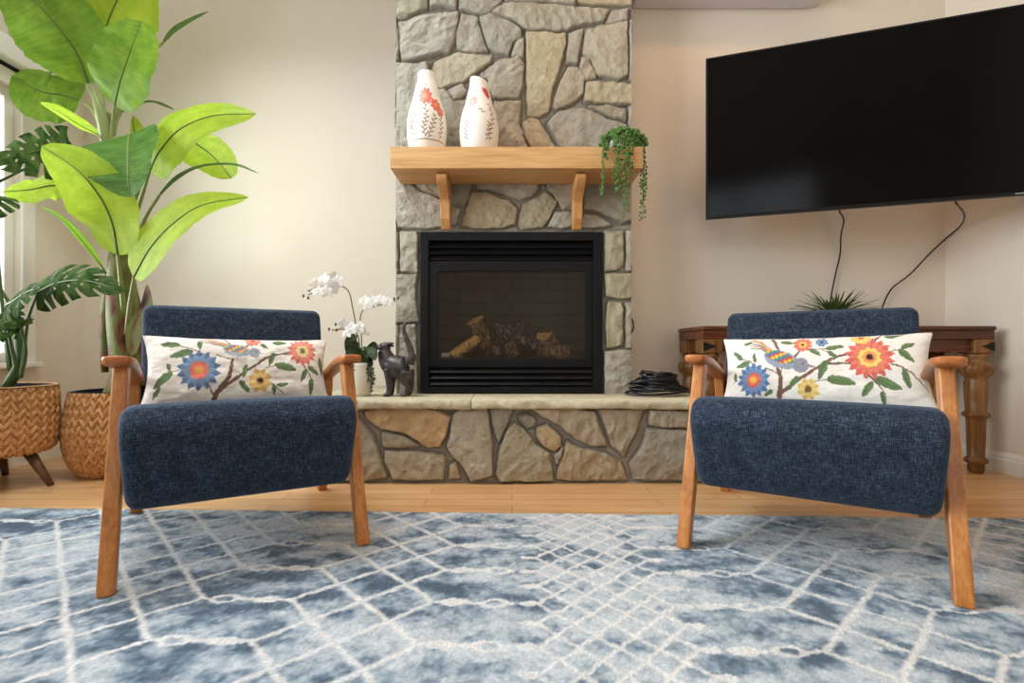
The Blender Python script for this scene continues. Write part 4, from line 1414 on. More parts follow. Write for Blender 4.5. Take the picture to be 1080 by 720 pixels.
def planter_mesh(prof, rows, cols, amp, seed, mirror=True):
    """woven basket: prof list of (r, z) from bottom to rim"""
    cp = np.array(catmull(prof, 60))
    seg = np.r_[0, np.cumsum(np.hypot(np.diff(cp[:, 0]), np.diff(cp[:, 1])))]
    L = seg[-1]
    nv, nu = 150, 560
    s = np.linspace(0, L, nv)
    r = np.interp(s, seg, cp[:, 0]); z = np.interp(s, seg, cp[:, 1])
    a = np.linspace(0, 2 * math.pi, nu + 1)[:-1]
    A, S = np.meshgrid(a, s)
    R = np.repeat(r[:, None], nu, 1); Z = np.repeat(z[:, None], nu, 1)
    u = A / (2 * math.pi) * cols
    v = S / L * rows
    u = u + (fbm(A * 6, S * 20, seed, 2) - .5) * .08
    v = v + (fbm(A * 5, S * 15, seed + 2, 2) - .5) * .12
    if mirror:
        row = np.floor(v); fr = v - row
        q = np.abs((u % 1) - .5) * 2           # 0 at the V centre, 1 at its edges
        t = (v - .85 * (1 - q))
        lobe = np.abs(np.sin(math.pi * t)) ** .55
        edge = np.clip(np.minimum(q, 1 - q) * 7, 0, 1) ** .6
        h = lobe * (.35 + .65 * edge)
    else:
        row = np.floor(v)
        sl = np.where(row % 2 == 0, 1, -1)
        t = u * 1.0 + sl * (v - row - .5) * .55
        lobe = np.abs(np.sin(math.pi * t)) ** .6
        rowp = np.sin(math.pi * (v - row)) ** .5
        h = lobe * rowp
    dR = np.gradient(r, s)[:, None]; dZ = np.gradient(z, s)[:, None]
    nr, nz_ = dZ, -dR
    R2 = R + h * amp * nr; Z2 = Z + h * amp * nz_
    V = np.stack([(R2 * np.cos(A)).ravel(), (R2 * np.sin(A)).ravel(), Z2.ravel()], 1)
    i = np.arange(nu * nv).reshape(nv, nu)
    j = np.roll(i, -1, 1)
    f = np.stack([i[:-1].ravel(), j[:-1].ravel(), j[1:].ravel(), i[1:].ravel()], 1)
    return V, f, h.ravel()


# planter 1: straight basket on tapered legs
P1 = (-2.352, 2.262, 0)
pl1 = thing('wicker_planter', 'chunky braided wicker planter standing on wooden legs at the left edge', 'planter', P1, 0, 'woven planters')
zb, zr = .162, .447
V, f, hw_ = planter_mesh([(.195, zb), (.212, zb + .012), (.222, zb + .06), (.226, .30), (.224, .40), (.220, zr)], 8, 32, .016, 3, True)
mesh_obj('woven_basket', V, f, M['wicker'], pl1, True, attrs={'weave': hw_})
MB().lathe([(.235, zr - .004), (.236, zr + .004), (.225, zr + .008), (.205, zr + .004), (.202, zr - .03), (.198, zr - .06), (.0005, zr - .06)], 64).build('liner', M['soil'], pl1, True)
MB().tube([(.226 * math.cos(a), .226 * math.sin(a), zr) for a in np.linspace(0, 2 * math.pi, 65)], .010, 8).build('rim', M['wicker'], pl1, True)
MB().lathe([(.0005, zb - .006), (.205, zb - .006), (.212, zb + .004)], 48).build('base_disc', M['darkleg'], pl1, True)
for ang in (4, 124, 244):
    a = math.radians(ang)
    c_, s_ = math.cos(a), math.sin(a)
    MB().tube([(.16 * c_, .16 * s_, zb + .002), (.262 * c_, .262 * s_, 0.001)], [.024, .013], 14).build('leg', M['darkleg'], pl1, True)

# planter 2: belly basket on the floor
P2 = (-1.99, 2.56, 0)
pl2 = thing('wicker_planter', 'round bellied woven wicker planter sitting on the floor behind the left armchair', 'planter', P2, 0, 'woven planters')
V, f, hw_ = planter_mesh([(.13, .004), (.165, .02), (.20, .08), (.218, .17), (.216, .26), (.205, .34), (.190, .408)], 10, 36, .017, 8, True)
mesh_obj('woven_basket', V, f, M['wicker'], pl2, True, attrs={'weave': hw_})
MB().lathe([(.197, .400), (.199, .412), (.188, .414), (.182, .40), (.178, .36), (.0005, .36)], 56).build('liner', M['soil'], pl2, True)
MB().lathe([(.0005, .001), (.135, .001), (.14, .01)], 40).build('base_disc', M['wicker'], pl2, True)

# banana plant
bp = thing('banana_plant', 'tall artificial banana plant with broad lime leaves in the bellied planter', 'plant', (P2[0], P2[1], .361))
bo = tuple(bp.location)
T = P2[1]
TR = [(P2[0], T, .361), P3(136, 395, T), P3(132, 340, T), P3(128, 300, T), P3(126, 262, T - .02), P3(120, 200, T), P3(115, 150, T), P3(112, 120, T)]
MB().tube(catmull(TR, 26), list(np.interp(np.linspace(0, 1, 26), [0, .3, .5, .7, 1], [.085, .078, .055, .035, .024])), 18).build('trunk', M['trunk'], bp, True, bo)
# second stem to the left & sheath flaps
MB().tube(catmull([P3(116, 392, T + .05), P3(112, 350, T + .04), P3(116, 300, T + .03), P3(122, 270, T)], 14), [.036, .036, .034, .033, .032, .03, .03, .028, .028, .026, .026, .024, .024, .02], 12).build('stem', M['trunk'], bp, True, bo)
blade('sheath', [P3(138, 375, T - .09), P3(140, 350, T - .10), P3(152, 325, T - .08), P3(155, 300, T - .03)], .03, .055, (0, -1, 0), M['trunk'], bp, bo, .1, 0, 3, rib=0)
FR = T - .06
# (name, midrib, left width px, right width px, normal, mat, fold, petiole pts)
k = T / F
LV = [
 # big top left
 dict(mid=[P3(93, 88, T - .02), P3(82, 58, T - .08), P3(58, 24, T - .15), P3(30, -6, T - .20), P3(-5, -38, T - .24)], w=(40, 40), n=(.35, -1, -.25), m='green', fold=.28, pet=[P3(112, 145, T), P3(104, 118, T - .01)]),
 # top centre
 dict(mid=[P3(104, 62, T + .06), P3(110, 35, T + .05), P3(120, 8, T + .02), P3(138, -28, T - .02), P3(158, -70, T - .05)], w=(36, 62), n=(-.1, -1, -.3), m='lime', fold=.2, pet=[P3(113, 140, T + .02), P3(106, 95, T + .05)]),
 # oval centre
 dict(mid=[P3(121, 110, T - .05), P3(126, 88, T - .10), P3(136, 58, T - .14), P3(149, 22, T - .14)], w=(33, 36), n=(.1, -1, .05), m='green', fold=.18, sh=(.95, .42), pet=[P3(117, 150, T - .02), P3(119, 130, T - .03)]),
 # left pale
 dict(mid=[P3(84, 106, T + .12), P3(64, 100, T + .1), P3(42, 96, T + .06), P3(12, 80, T + .02)], w=(36, 34), n=(-.1, -1, .3), m='green', fold=-.15, sh=(.8, .42), pet=[P3(108, 135, T + .03), P3(97, 115, T + .08)]),
 # narrow leaf seen edge-on
 dict(mid=[P3(104, 142, T - .05), P3(84, 132, T - .10), P3(62, 118, T - .16), P3(42, 108, T - .20)], w=(6, 8), n=(-.2, -1, .6), m='lime', fold=.3, pet=[P3(114, 160, T), P3(110, 150, T - .03)]),
 # dark fold in the centre
 dict(mid=[P3(136, 142, T - .10), P3(135, 160, T - .20), P3(135, 183, T - .26), P3(137, 208, T - .26)], w=(32, 50), n=(0, -1, .4), m='deep', fold=.12, sh=(.42, .5), pet=[P3(118, 175, T), P3(117, 150, T - .03)]),
 # right
 dict(mid=[P3(158, 180, T - .05), P3(168, 160, T - .10), P3(190, 136, T - .14), P3(225, 122, T - .16), P3(270, 120, T - .14)], w=(27, 27), n=(.0, -1, .25), m='lime', fold=-.12, sh=(.6, .6), pet=[P3(134, 255, T), P3(148, 212, T - .02)]),
 # back right pale
 dict(mid=[P3(196, 142, T + .10), P3(208, 152, T + .08), P3(226, 166, T + .05), P3(244, 188, T + .0)], w=(24, 24), n=(.3, -1, .35), m='lime', fold=-.2, sh=(.8, .5), pet=[P3(140, 215, T), P3(160, 160, T + .06), P3(182, 140, T + .10)]),
 # narrow dark leaf right
 dict(mid=[P3(168, 206, T - .04), P3(188, 188, T - .08), P3(212, 176, T - .12), P3(245, 174, T - .14), P3(273, 183, T - .14)], w=(5, 5), n=(0, -.5, 1), m='deep', fold=.4, pet=[P3(140, 262, T), P3(154, 228, T - .02)]),
 # large front left
 dict(mid=[P3(124, 268, T - .12), P3(118, 235, T - .20), P3(104, 206, T - .26), P3(80, 178, T - .30), P3(44, 154, T - .33)], w=(30, 30), n=(.1, -1, .2), m='lime', fold=.1, sh=(.75, .55), pet=[P3(131, 330, T - .05), P3(127, 295, T - .10)]),
 # pale left behind
 dict(mid=[P3(74, 196, T + .02), P3(52, 196, T - .02), P3(32, 200, T - .06), P3(3, 202, T - .1)], w=(20, 20), n=(-.1, -1, .4), m='lime', fold=-.1, sh=(.8, .5), pet=[P3(110, 160, T + .02), P3(88, 185, T + .03)]),
 # narrow curved leaf lower left
 dict(mid=[P3(108, 282, T - .05), P3(88, 256, T - .10), P3(66, 232, T - .14), P3(40, 216, T - .18)], w=(5, 5), n=(0, -.4, 1), m='green', fold=.3, pet=[P3(124, 325, T), P3(116, 300, T - .02)]),
 # right low
 dict(mid=[P3(141, 292, T - .12), P3(158, 262, T - .18), P3(182, 236, T - .22), P3(214, 216, T - .24), P3(262, 208, T - .24)], w=(20, 21), n=(.0, -1, .2), m='lime', fold=.12, sh=(.6, .6), pet=[P3(134, 352, T - .06), P3(137, 320, T - .10)]),
 # small young leaf behind centre
 dict(mid=[P3(140, 160, T + .06), P3(142, 145, T + .06), P3(140, 122, T + .04)], w=(5, 16), n=(0, -1, 0), m='lime', fold=.1, pet=[P3(128, 205, T), P3(136, 180, T + .05)]),
 # far right greyish slip behind the crown
 dict(mid=[P3(172, 45, T + .22), P3(184, 32, T + .24), P3(200, 22, T + .26), P3(220, 12, T + .28)], w=(4, 4), n=(0, -1, .2), m='deep', fold=.2, pet=[P3(118, 130, T + .03), P3(142, 75, T + .14), P3(160, 55, T + .2)]),
 dict(mid=[P3(128, 118, T + .2), P3(145, 110, T + .22), P3(162, 108, T + .24), P3(184, 116, T + .24)], w=(7, 8), n=(0, -.6, 1), m='deep', fold=.2, pet=[P3(118, 150, T + .03), P3(122, 130, T + .12)]),
]
for i, d in enumerate(LV):
    sh = d.get('sh', (.75, .6))
    lf = blade('leaf', d['mid'], d['w'][0] * k, d['w'][1] * k, d['n'], M[d['m']], bp, bo, d['fold'], .045, i + 3, sh, .0055 if max(d['w']) > 10 else .003, ragged=.05)
    pp = list(d['pet']) + [d['mid'][0]]
    MB().tube(catmull(pp, 10), list(np.linspace(.013, .006, 10)), 8).build('petiole', M['petiole'], lf, True, bo)
# pale young spear leaves in the crown
MB().tube(catmull([P3(116, 165, T), P3(110, 135, T - .02), P3(104, 112, T - .03), P3(98, 95, T - .03)], 12), [.026, .027, .028, .028, .027, .026, .024, .022, .018, .014, .01, .004], 12).build('spear_leaf', M['petiole'], bp, True, bo)
MB().tube(catmull([P3(138, 262, T - .02), P3(140, 232, T - .02), P3(142, 205, T - .02)], 8), [.02, .02, .019, .018, .016, .014, .012, .008], 10).build('spear_leaf', M['petiole'], bp, True, bo)


def monstera(mid, wid, nrm, parent, off, seed, pet, nslot=5.0):
    nt_, ns_ = 90, 60
    pts = catmull(mid, nt_)
    nrm = Vector(nrm).normalized()
    vs, uv = [], []
    for i, p in enumerate(pts):
        t = i / (nt_ - 1)
        a, b_ = Vector(pts[max(i - 1, 0)]), Vector(pts[min(i + 1, nt_ - 1)])
        tan = (b_ - a).normalized(); sd = tan.cross(nrm).normalized(); n2 = sd.cross(tan)
        ww = wid * (max(.001, math.sin(math.pi * min(1, (t * .93 + .07)) ** .62))) ** .7
        for j in range(ns_ + 1):
            s = j / ns_ * 2 - 1
            back = -.22 * wid * abs(s) ** 1.5 * (1 - t)      # heart-shaped base lobes
            fwd = .35 * wid * abs(s) * (1 - t) * 0 + .18 * wid * abs(s) * t
            q = Vector(p) + sd * s * ww + tan * (back) + n2 * (-.28 * abs(s) ** 2 * ww + .03 * wid * math.sin(t * 20 + seed))
            vs.append(tuple(q)); uv.append((s, t))
    m = ns_ + 1
    fs = []
    for i in range(nt_ - 1):
        for j in range(ns_):
            s = (j + .5) / ns_ * 2 - 1; t = (i + .5) / (nt_ - 1)
            ph = (t * (nslot + 1) - abs(s) * 1.0 + (0 if s > 0 else .4)) % 1
            wdt = .12 + .34 * (abs(s) - .34)
            slot = abs(s) > .42 and ph < wdt and t > .1 and t < .93
            ph2 = (t * (nslot + 1) - abs(s) * 1.0 + (0 if s > 0 else .4) + .5) % 1
            hole = .16 < abs(s) < .30 and ph2 < .16 and .15 < t < .8
            if slot or hole: continue
            fs.append((i * m + j, i * m + j + 1, (i + 1) * m + j + 1, (i + 1) * m + j))
    o = mesh_obj('leaf', vs, fs, M['monstera'], parent, True, off, uv=uv)
    MB().tube(pts[::4], list(np.linspace(.004, .0015, len(pts[::4]))), 6).build('midrib', M['midrib'], o, True, off)
    MB().tube(catmull(list(pet) + [mid[0]], 16), list(np.linspace(.008, .0045, 16)), 8).build('petiole', M['stem'], o, True, off)
    return o


mp_ = thing('monstera_plant', 'dark green split leaf monstera plant in the planter on legs', 'plant', (P1[0], P1[1], zr - .059))
mo = tuple(mp_.location)
Q = P1[1]
MB().tube(catmull([(P1[0] + .06, P1[1] - .03, zr - .058), P3(21, 385, Q - .02), P3(20, 350, Q - .03), P3(17, 325, Q - .02)], 12), [.020, .021, .020, .022, .020, .021, .019, .017, .016, .014, .012, .01], 12).build('stem', M['stem'], mp_, True, mo)
monstera([P3(74, 150, Q + .14), P3(52, 156, Q + .10), P3(22, 163, Q + .06), P3(-14, 172, Q + .02)], 36 * Q / F, (0, -1, .05), mp_, mo, 1, [P3(20, 335, Q), P3(-25, 260, Q), P3(-15, 205, Q + .04), P3(10, 186, Q + .10), P3(48, 168, Q + .15)])
monstera([P3(40, 308, Q - .1), P3(62, 298, Q - .14), P3(92, 296, Q - .18), P3(132, 308, Q - .22)], 24 * Q / F, (.0, -1, .35), mp_, mo, 2, [P3(22, 398, Q - .03), P3(26, 365, Q - .04), P3(30, 335, Q - .06)])
monstera([P3(6, 322, Q - .12), P3(16, 316, Q - .16), P3(28, 308, Q - .2), P3(44, 302, Q - .24)], 20 * Q / F, (-.3, -1, .5), mp_, mo, 3, [P3(18, 390, Q - .05), P3(10, 355, Q - .08)])
monstera([P3(2, 330, Q - .1), P3(-8, 345, Q - .14), P3(-18, 358, Q - .16), P3(-30, 372, Q - .18)], 22 * Q / F, (-.1, -1, .6), mp_, mo, 4, [P3(12, 395, Q - .02), P3(6, 350, Q - .06)])
monstera([P3(22, 346, Q - .1), P3(16, 340, Q - .15), P3(6, 340, Q - .2), P3(-10, 350, Q - .22)], 14 * Q / F, (.1, -1, .6), mp_, mo, 5, [P3(22, 398, Q - .05), P3(27, 368, Q - .07)])
monstera([P3(-6, 205, Q - .1), P3(-14, 212, Q - .12), P3(-25, 222, Q - .14), P3(-40, 235, Q - .16)], 24 * Q / F, (.1, -1, .4), mp_, mo, 6, [P3(10, 390, Q), P3(0, 300, Q - .03), P3(-4, 240, Q - .06)])

# ------------------------------------------------------------------ trailing plant on the mantel


def bead_vine(mb, pts, n, size, rng, spread=.014):
    P = catmull(pts, n)
    for p in P:
        for _ in range(2):
            c = Vector(p) + Vector((rng.uniform(-1, 1), rng.uniform(-1, 1), rng.uniform(-1, 1))) * spread
            s = size * rng.uniform(.7, 1.2)
            R = Matrix.Rotation(rng.uniform(0, 6.28), 3, 'Z') @ Matrix.Rotation(rng.uniform(-1, 1), 3, 'X')
            mb.ball(c, (s, s * .55, s * .8), 6, 4, R)


td = 2.44
tx = PX(655, td)
tp_ = thing('trailing_plant', 'green trailing bead plant in small white pot at the right end of the mantel', 'potted plant', (tx, td, MZ1 + .001))
to_ = tuple(tp_.location)
m_pot = paint_mat('white_speckled_pot', (226, 226, 226), 0.5, .1)
MB().lathe([(.0005, 0), (.045, 0), (.056, .02), (.06, .05), (.056, .07), (.050, .068), (.048, .05), (.0005, .05)], 32).build('pot', m_pot, tp_, True)
rng = random.Random(8)
mb = MB()
for _ in range(560):
    a, e, r = rng.uniform(0, 6.28), rng.uniform(-.1, 1.5), rng.uniform(.075, .115)
    c = (r * math.cos(a) * math.cos(e) * 1.05 + .012, r * math.sin(a) * math.cos(e) * .8, .045 + r * math.sin(e) * .75)
    if c[1] < -.02 and -.075 < c[0] < .012 and c[2] < .085: continue
    s = rng.uniform(.008, .013)
    mb.ball(c, (s, s * .6, s * .8), 6, 4, Matrix.Rotation(rng.uniform(0, 6), 3, 'Z'))
mb.build('foliage', M['succulent'], tp_, True, fix=False)
yf = DM - td - .022
for (px_, py_, n_, sp_, dx0) in ((636, 205, 34, .006, -18), (653, 205, 44, .016, -4), (660, 222, 50, .016, 2), (669, 228, 52, .014, 8), (672, 212, 46, .014, 12), (650, 190, 30, .014, -6), (675, 190, 30, .014, 14), (664, 180, 34, .02, 6), (640, 168, 14, .008, -12)):
    ex = PX(px_, DM - .02) - tx
    ez = PZ(py_, DM - .02) - (MZ1 + .001)
    x0_ = (dx0 + 2) * td / F
    if px_ > 664: pts = [(x0_, -.02, .06), (ex * .9 + .005, -.05, .05), (max(ex, MX1 - tx + .012), -.06, -.02), (max(ex, MX1 - tx + .010), -.07, ez)]
    else: pts = [(x0_, -.04, .07), (ex, yf * .7, .05), (ex, yf, .0), (ex, yf, ez * .5), (ex + rng.uniform(-.01, .01), yf, ez)]
    mb = MB(); mb.tube(catmull(pts, 14), .0012, 5)
    bead_vine(mb, pts, int(n_ * 1.5), .0066, rng, sp_ * .95)
    mb.build('vine', M['succulent'], tp_, True, fix=False)

# ------------------------------------------------------------------ orchid on the hearth
od = 2.44
ox = PX(382, od)
orc = thing('potted_orchid', 'white orchid with trailing beads in cream pot on the hearth behind the left armchair', 'potted plant', (ox, od, ZH + .001))
oo = tuple(orc.location)
m_opot = paint_mat('cream_crackle_pot', (220, 208, 188), 0.5, .1)
MB().lathe([(.0005, 0), (.036, 0), (.046, .02), (.054, .07), (.053, .11), (.046, .145), (.048, .160), (.043, .158), (.040, .14), (.0005, .14)], 36).build('pot', m_opot, orc, True)
for i, (mid, w_) in enumerate((([P3(380, 384, od), P3(374, 372, od - .01), P3(371, 360, od - .02), P3(374, 352, od - .02)], 8),
                               ([P3(384, 384, od), P3(390, 375, od - .03), P3(394, 366, od - .05), P3(395, 360, od - .06)], 6.5),
                               ([P3(382, 384, od - .01), P3(386, 374, od - .05), P3(393, 372, od - .08), P3(396, 380, od - .1)], 6),
                               ([P3(380, 384, od), P3(376, 374, od - .04), P3(370, 372, od - .07), P3(368, 380, od - .08)], 6))):
    blade('leaf', mid, w_ * od / F, w_ * od / F, (0, -1, .3), M['darkleaf'], orc, oo, .2, .02, i, (.8, .5), .002)
mb = MB()
for _ in range(130):
    c = (rng.uniform(-.01, .05), rng.uniform(-.03, .02), rng.uniform(.155, .235))
    s = rng.uniform(.005, .009)
    mb.ball(c, (s, s * .5, s * 1.1), 6, 4, Matrix.Rotation(rng.uniform(0, 6), 3, 'Z') @ Matrix.Rotation(rng.uniform(-1, 1), 3, 'X'))
mb.build('filler_foliage', M['succulent'], orc, True, fix=False)
for (x_, zz_, n_) in ((.052, .02, 18), (.062, .06, 14), (.04, .075, 12), (-.046, .07, 12), (-.03, .10, 10)):
    mb = MB(); pts = [(x_ * .6, -.02, .165), (x_ * .95, -.035, .155), (x_ * 1.05, -.04, (zz_ + .15) / 2), (x_ * 1.05, -.042, zz_)]
    mb.tube(catmull(pts, 10), .001, 4); bead_vine(mb, pts, n_, .0052, rng, .007)
    mb.build('bead_strand', M['darkleaf'], orc, True, fix=False)


def orchid_flower(c, size, yaw, pitch, parent, seed):
    R = Matrix.Rotation(yaw, 3, 'Z') @ Matrix.Rotation(pitch, 3, 'X')
    r_ = random.Random(seed)
    vs, fs, uv = [], [], []
    c = Vector(c)
    for (ang, ln, wd) in ((90, 1.0, .34), (215, 1.0, .32), (325, 1.0, .32), (18, .95, .55), (162, .95, .55)):
        a = math.radians(ang + r_.uniform(-6, 6))
        dx, dz = math.cos(a), math.sin(a)
        m0 = len(vs); nt_, ns_ = 7, 4
        for i in range(nt_):
            t = i / (nt_ - 1)
            ww = wd * size * math.sin(math.pi * min(1, t * .86 + .1)) ** .6
            for j in range(ns_ + 1):
                s = j / ns_ * 2 - 1
                p = Vector((dx * t * ln * size - dz * s * ww, -.12 * size * math.sin(t * 2.4) + .1 * size * s * s, dz * t * ln * size + dx * s * ww))
                vs.append(tuple(R @ p + c)); uv.append((s, t))
        for i in range(nt_ - 1):
            for j in range(ns_):
                a0 = m0 + i * (ns_ + 1) + j
                fs.append((a0, a0 + 1, a0 + ns_ + 2, a0 + ns_ + 1))
    o = mesh_obj('flower', vs, fs, M['petal'], parent, True, oo, uv=uv)
    m_lip = M.get('lip')
    if not m_lip: M['lip'], _, _ = new_mat('pale_yellow_lip', (236, 224, 190), 0.6); m_lip = M['lip']
    mb = MB().ball(R @ Vector((0, -.2 * size, -.12 * size)) + c, (size * .09, size * .13, size * .13), 8, 6)
    mb.build('lip', m_lip, o, True, oo, fix=False)


stems = [
 [P3(374, 378, od), P3(376, 350, od + .01), P3(372, 325, od + .01), P3(368, 308, od), P3(360, 302, od - .01), P3(345, 303, od - .03), P3(325, 311, od - .05)],
 [P3(382, 380, od), P3(381, 350, od + .02), P3(380, 335, od + .02), P3(384, 326, od + .01), P3(395, 323, od - .01), P3(417, 317, od - .03)],
 [P3(378, 378, od - .02), P3(379, 362, od - .03), P3(376, 352, od - .04), P3(366, 347, od - .05), P3(350, 348, od - .06)]]
for s_ in stems:
    MB().tube(catmull(s_, 22), .0028, 6).build('flower_stem', M['orchidstem'], orc, True, oo)
fl = [(333, 301, 8.5, -.03), (341, 296, 9, -.02), (349, 303, 9, -.03), (356, 297, 8, -.02), (345, 308, 8, -.05), (336, 308, 7, -.05), (352, 291, 6, .0),
      (384, 317, 7, .0), (393, 319, 7, -.01), (401, 316, 7, -.02), (409, 319, 6.5, -.03), (388, 323, 6, -.02),
      (362, 342, 7.5, -.05), (370, 347, 8, -.06), (379, 346, 7.5, -.05), (384, 350, 6, -.05), (366, 352, 6, -.06)]
for i, (x_, y_, s_, dd) in enumerate(fl):
    orchid_flower(P3(x_, y_, od + dd - .01), s_ * od / F, random.Random(i).uniform(-.6, .6), random.Random(i + 50).uniform(-.5, .3), orc, i)
m_bud, _, _ = new_mat('dark_green_bud', (70, 84, 40), 0.5)
for (x_, y_) in ((326, 306), (320, 312), (325, 314), (416, 315), (420, 314), (354, 342), (347, 347), (355, 348)):
    MB().ball(P3(x_, y_, od - .05), (.006, .006, .008), 8, 6).build('bud', m_bud, orc, True, oo, fix=False)

# ------------------------------------------------------------------ cat statue
cd = 2.42


def C3(px_, py_, dd=0.0): return P3(px_, py_, cd + dd)


ct = thing('cat_figurine', 'dark bronze standing cat figurine with raised tail on the hearth', 'figurine', (PX(418, cd), cd, ZH + .001))
co = tuple(ct.location)
kk = cd / F


def rt(*a): return [x * kk for x in a]


mb = MB()
# torso: deep chest to haunches; the back runs level from the neck to the rump
mb.tube(catmull([C3(407, 378), C3(412, 383), C3(419, 387), C3(426, 388.5), C3(431, 388)], 14), rt(6, 8, 9.6, 10.6, 11.4, 12, 12.4, 12.6, 12.8, 12.8, 12.2, 10.6, 8, 4.5), 18)
mb.tube(catmull([C3(404.5, 369), C3(407, 376), C3(411, 386), C3(413, 394)], 9), rt(6.0, 6.8, 7.8, 8.6, 9.2, 9.2, 8.6, 7.4, 5.5), 16)
mb.ball(C3(405.5, 366.5), (6.6 * kk, 5.6 * kk, 5.8 * kk), 16, 12)
mb.ball(C3(400.8, 366.0), (3.6 * kk, 3.2 * kk, 3.0 * kk), 12, 8)
for s in (-1, 1):
    a = C3(409, 362.5, s * 3.2 * kk); b_ = C3(416.0, 362.0 if s < 0 else 365.5, s * 5 * kk)
    mb.tube([a, (a + b_) / 2, b_], rt(3.4, 2.8, .9), 10, flat=.6)
    x0 = 409.5 if s < 0 else 412.5
    mb.tube(catmull([C3(411, 390, s * 3.8 * kk), C3(x0 + .8, 399, s * 4.2 * kk), C3(x0 + 1, 409, s * 4.2 * kk), C3(x0, 415.5, s * 4.2 * kk)], 10), rt(7, 6.2, 5.2, 4.4, 3.8, 3.3, 3.0, 2.9, 3.0, 2.6), 12)
    mb.ball(C3(x0 - 1.8, 416 + (0.4 if s < 0 else -.4), s * 4.2 * kk), (4.2 * kk, 3 * kk, 2.1 * kk), 12, 8)
    x1_ = 428 if s < 0 else 431.5
    mb.tube(catmull([C3(428, 392, s * 4 * kk), C3(x1_ - .5, 400, s * 4.8 * kk), C3(x1_ + 1.8, 407, s * 4.8 * kk), C3(x1_ - .2, 415.5, s * 4.8 * kk)], 12), rt(9, 8.8, 8.2, 7.2, 6, 5, 4.2, 3.6, 3.2, 3.0, 3.0, 2.6), 12)
    mb.ball(C3(x1_ - 2.5, 416 + (0.4 if s < 0 else -.4), s * 4.8 * kk), (4.6 * kk, 3.1 * kk, 2.1 * kk), 12, 8)
mb.tube(catmull([C3(432, 384), C3(434.5, 375), C3(431.5, 364), C3(427, 353), C3(425.5, 346), C3(427, 341.5), C3(430, 340)], 22), rt(4.6, 4.4, 4.2, 4.0, 3.7, 3.4, 3.2, 3.0, 2.9, 2.7, 2.6, 2.5, 2.4, 2.3, 2.2, 2.1, 2, 1.9, 1.8, 1.7, 1.5, 1.1), 12)
cat = mb.build('body', M['bronze'], ct, True, co)
rm = cat.modifiers.new('remesh', 'REMESH'); rm.mode = 'VOXEL'; rm.voxel_size = .0028; rm.use_smooth_shade = True
sm = cat.modifiers.new('smooth', 'SMOOTH'); sm.factor = .6; sm.iterations = 5
for s in (-1,):
    MB().ball(C3(402.5, 365.5, -4.6 * kk), .0028, 8, 6).build('eye', M['matteblack'], ct, True, co, fix=False)

# ------------------------------------------------------------------ cable coil on the hearth
rng = random.Random(12)
pts = []
ccx, ccy = PX(694, 2.45), 2.45
for i in range(900):
    a = i / 900 * 2 * math.pi * 22
    tt = i / 900
    rx = .132 - .078 * tt + .022 * math.sin(tt * 47) + .010 * math.sin(tt * 91)
    ry = .082 - .02 * tt + .012 * math.cos(tt * 53)
    pts.append((ccx + rx * math.cos(a) + .012 * math.sin(tt * 9), ccy + ry * math.sin(a), ZH + .008 + .098 * (tt ** .9) * 1.0 + .012 * tt ** .3 * math.sin(a + tt * 37) + .006 + .004 * math.sin(a + tt * 20)))
mb = MB().tube(pts, .0052, 7)
o = mb.build('cable_coil', M['rubber'], None, True)
tag(o, 'loose coil of black cable lying on the hearth right of the fireplace', 'cable')
o = MB().tube(catmull([(CX1 + .022, D2 + .12, PZ(334, 2.66)), (CX1 + .034, D2 + .115, PZ(340, 2.66)), (CX1 + .034, D2 + .115, PZ(347, 2.66)), (CX1 + .020, D2 + .12, PZ(352, 2.66))], 12), .004, 7).build('cord_hook', M['rubber'], None, True)
tag(o, 'small black curved hook on the right side of the chimney', 'hook')

# ------------------------------------------------------------------ antique console table
ty0, ty1 = 2.47, 2.835
tx0, tx1 = .935, PX(1052, 2.47)
tb = thing('console_table', 'reddish antique wooden console table with turned golden legs behind the right armchair', 'table', ((tx0 + tx1) / 2, (ty0 + ty1) / 2, 0))
tof = tuple(tb.location)
tz = PZ(343.5, ty0)
MB().box((tx0, ty0, tz - .022), (tx1, ty1, tz)).build('table_top', M['tablewood'], tb, False, tof, bevel=.008, seg=3)
MB().box((tx0 + .006, ty0 + .006, tz - .066), (tx1 - .006, ty1 - .004, tz - .022)).build('moulding', M['tablewood'], tb, False, tof, bevel=.004)
MB().box((tx0 + .03, ty0 + .03, tz - .128), (tx1 - .03, ty1 - .02, tz - .066)).build('apron', M['tablewood'], tb, False, tof, bevel=.003)
MB().box((tx0 + .02, ty0 + .022, tz - .112), (tx1 - .02, ty0 + .03, tz - .104)).build('bead_trim', M['tablewood'], tb, False, tof, bevel=.002)
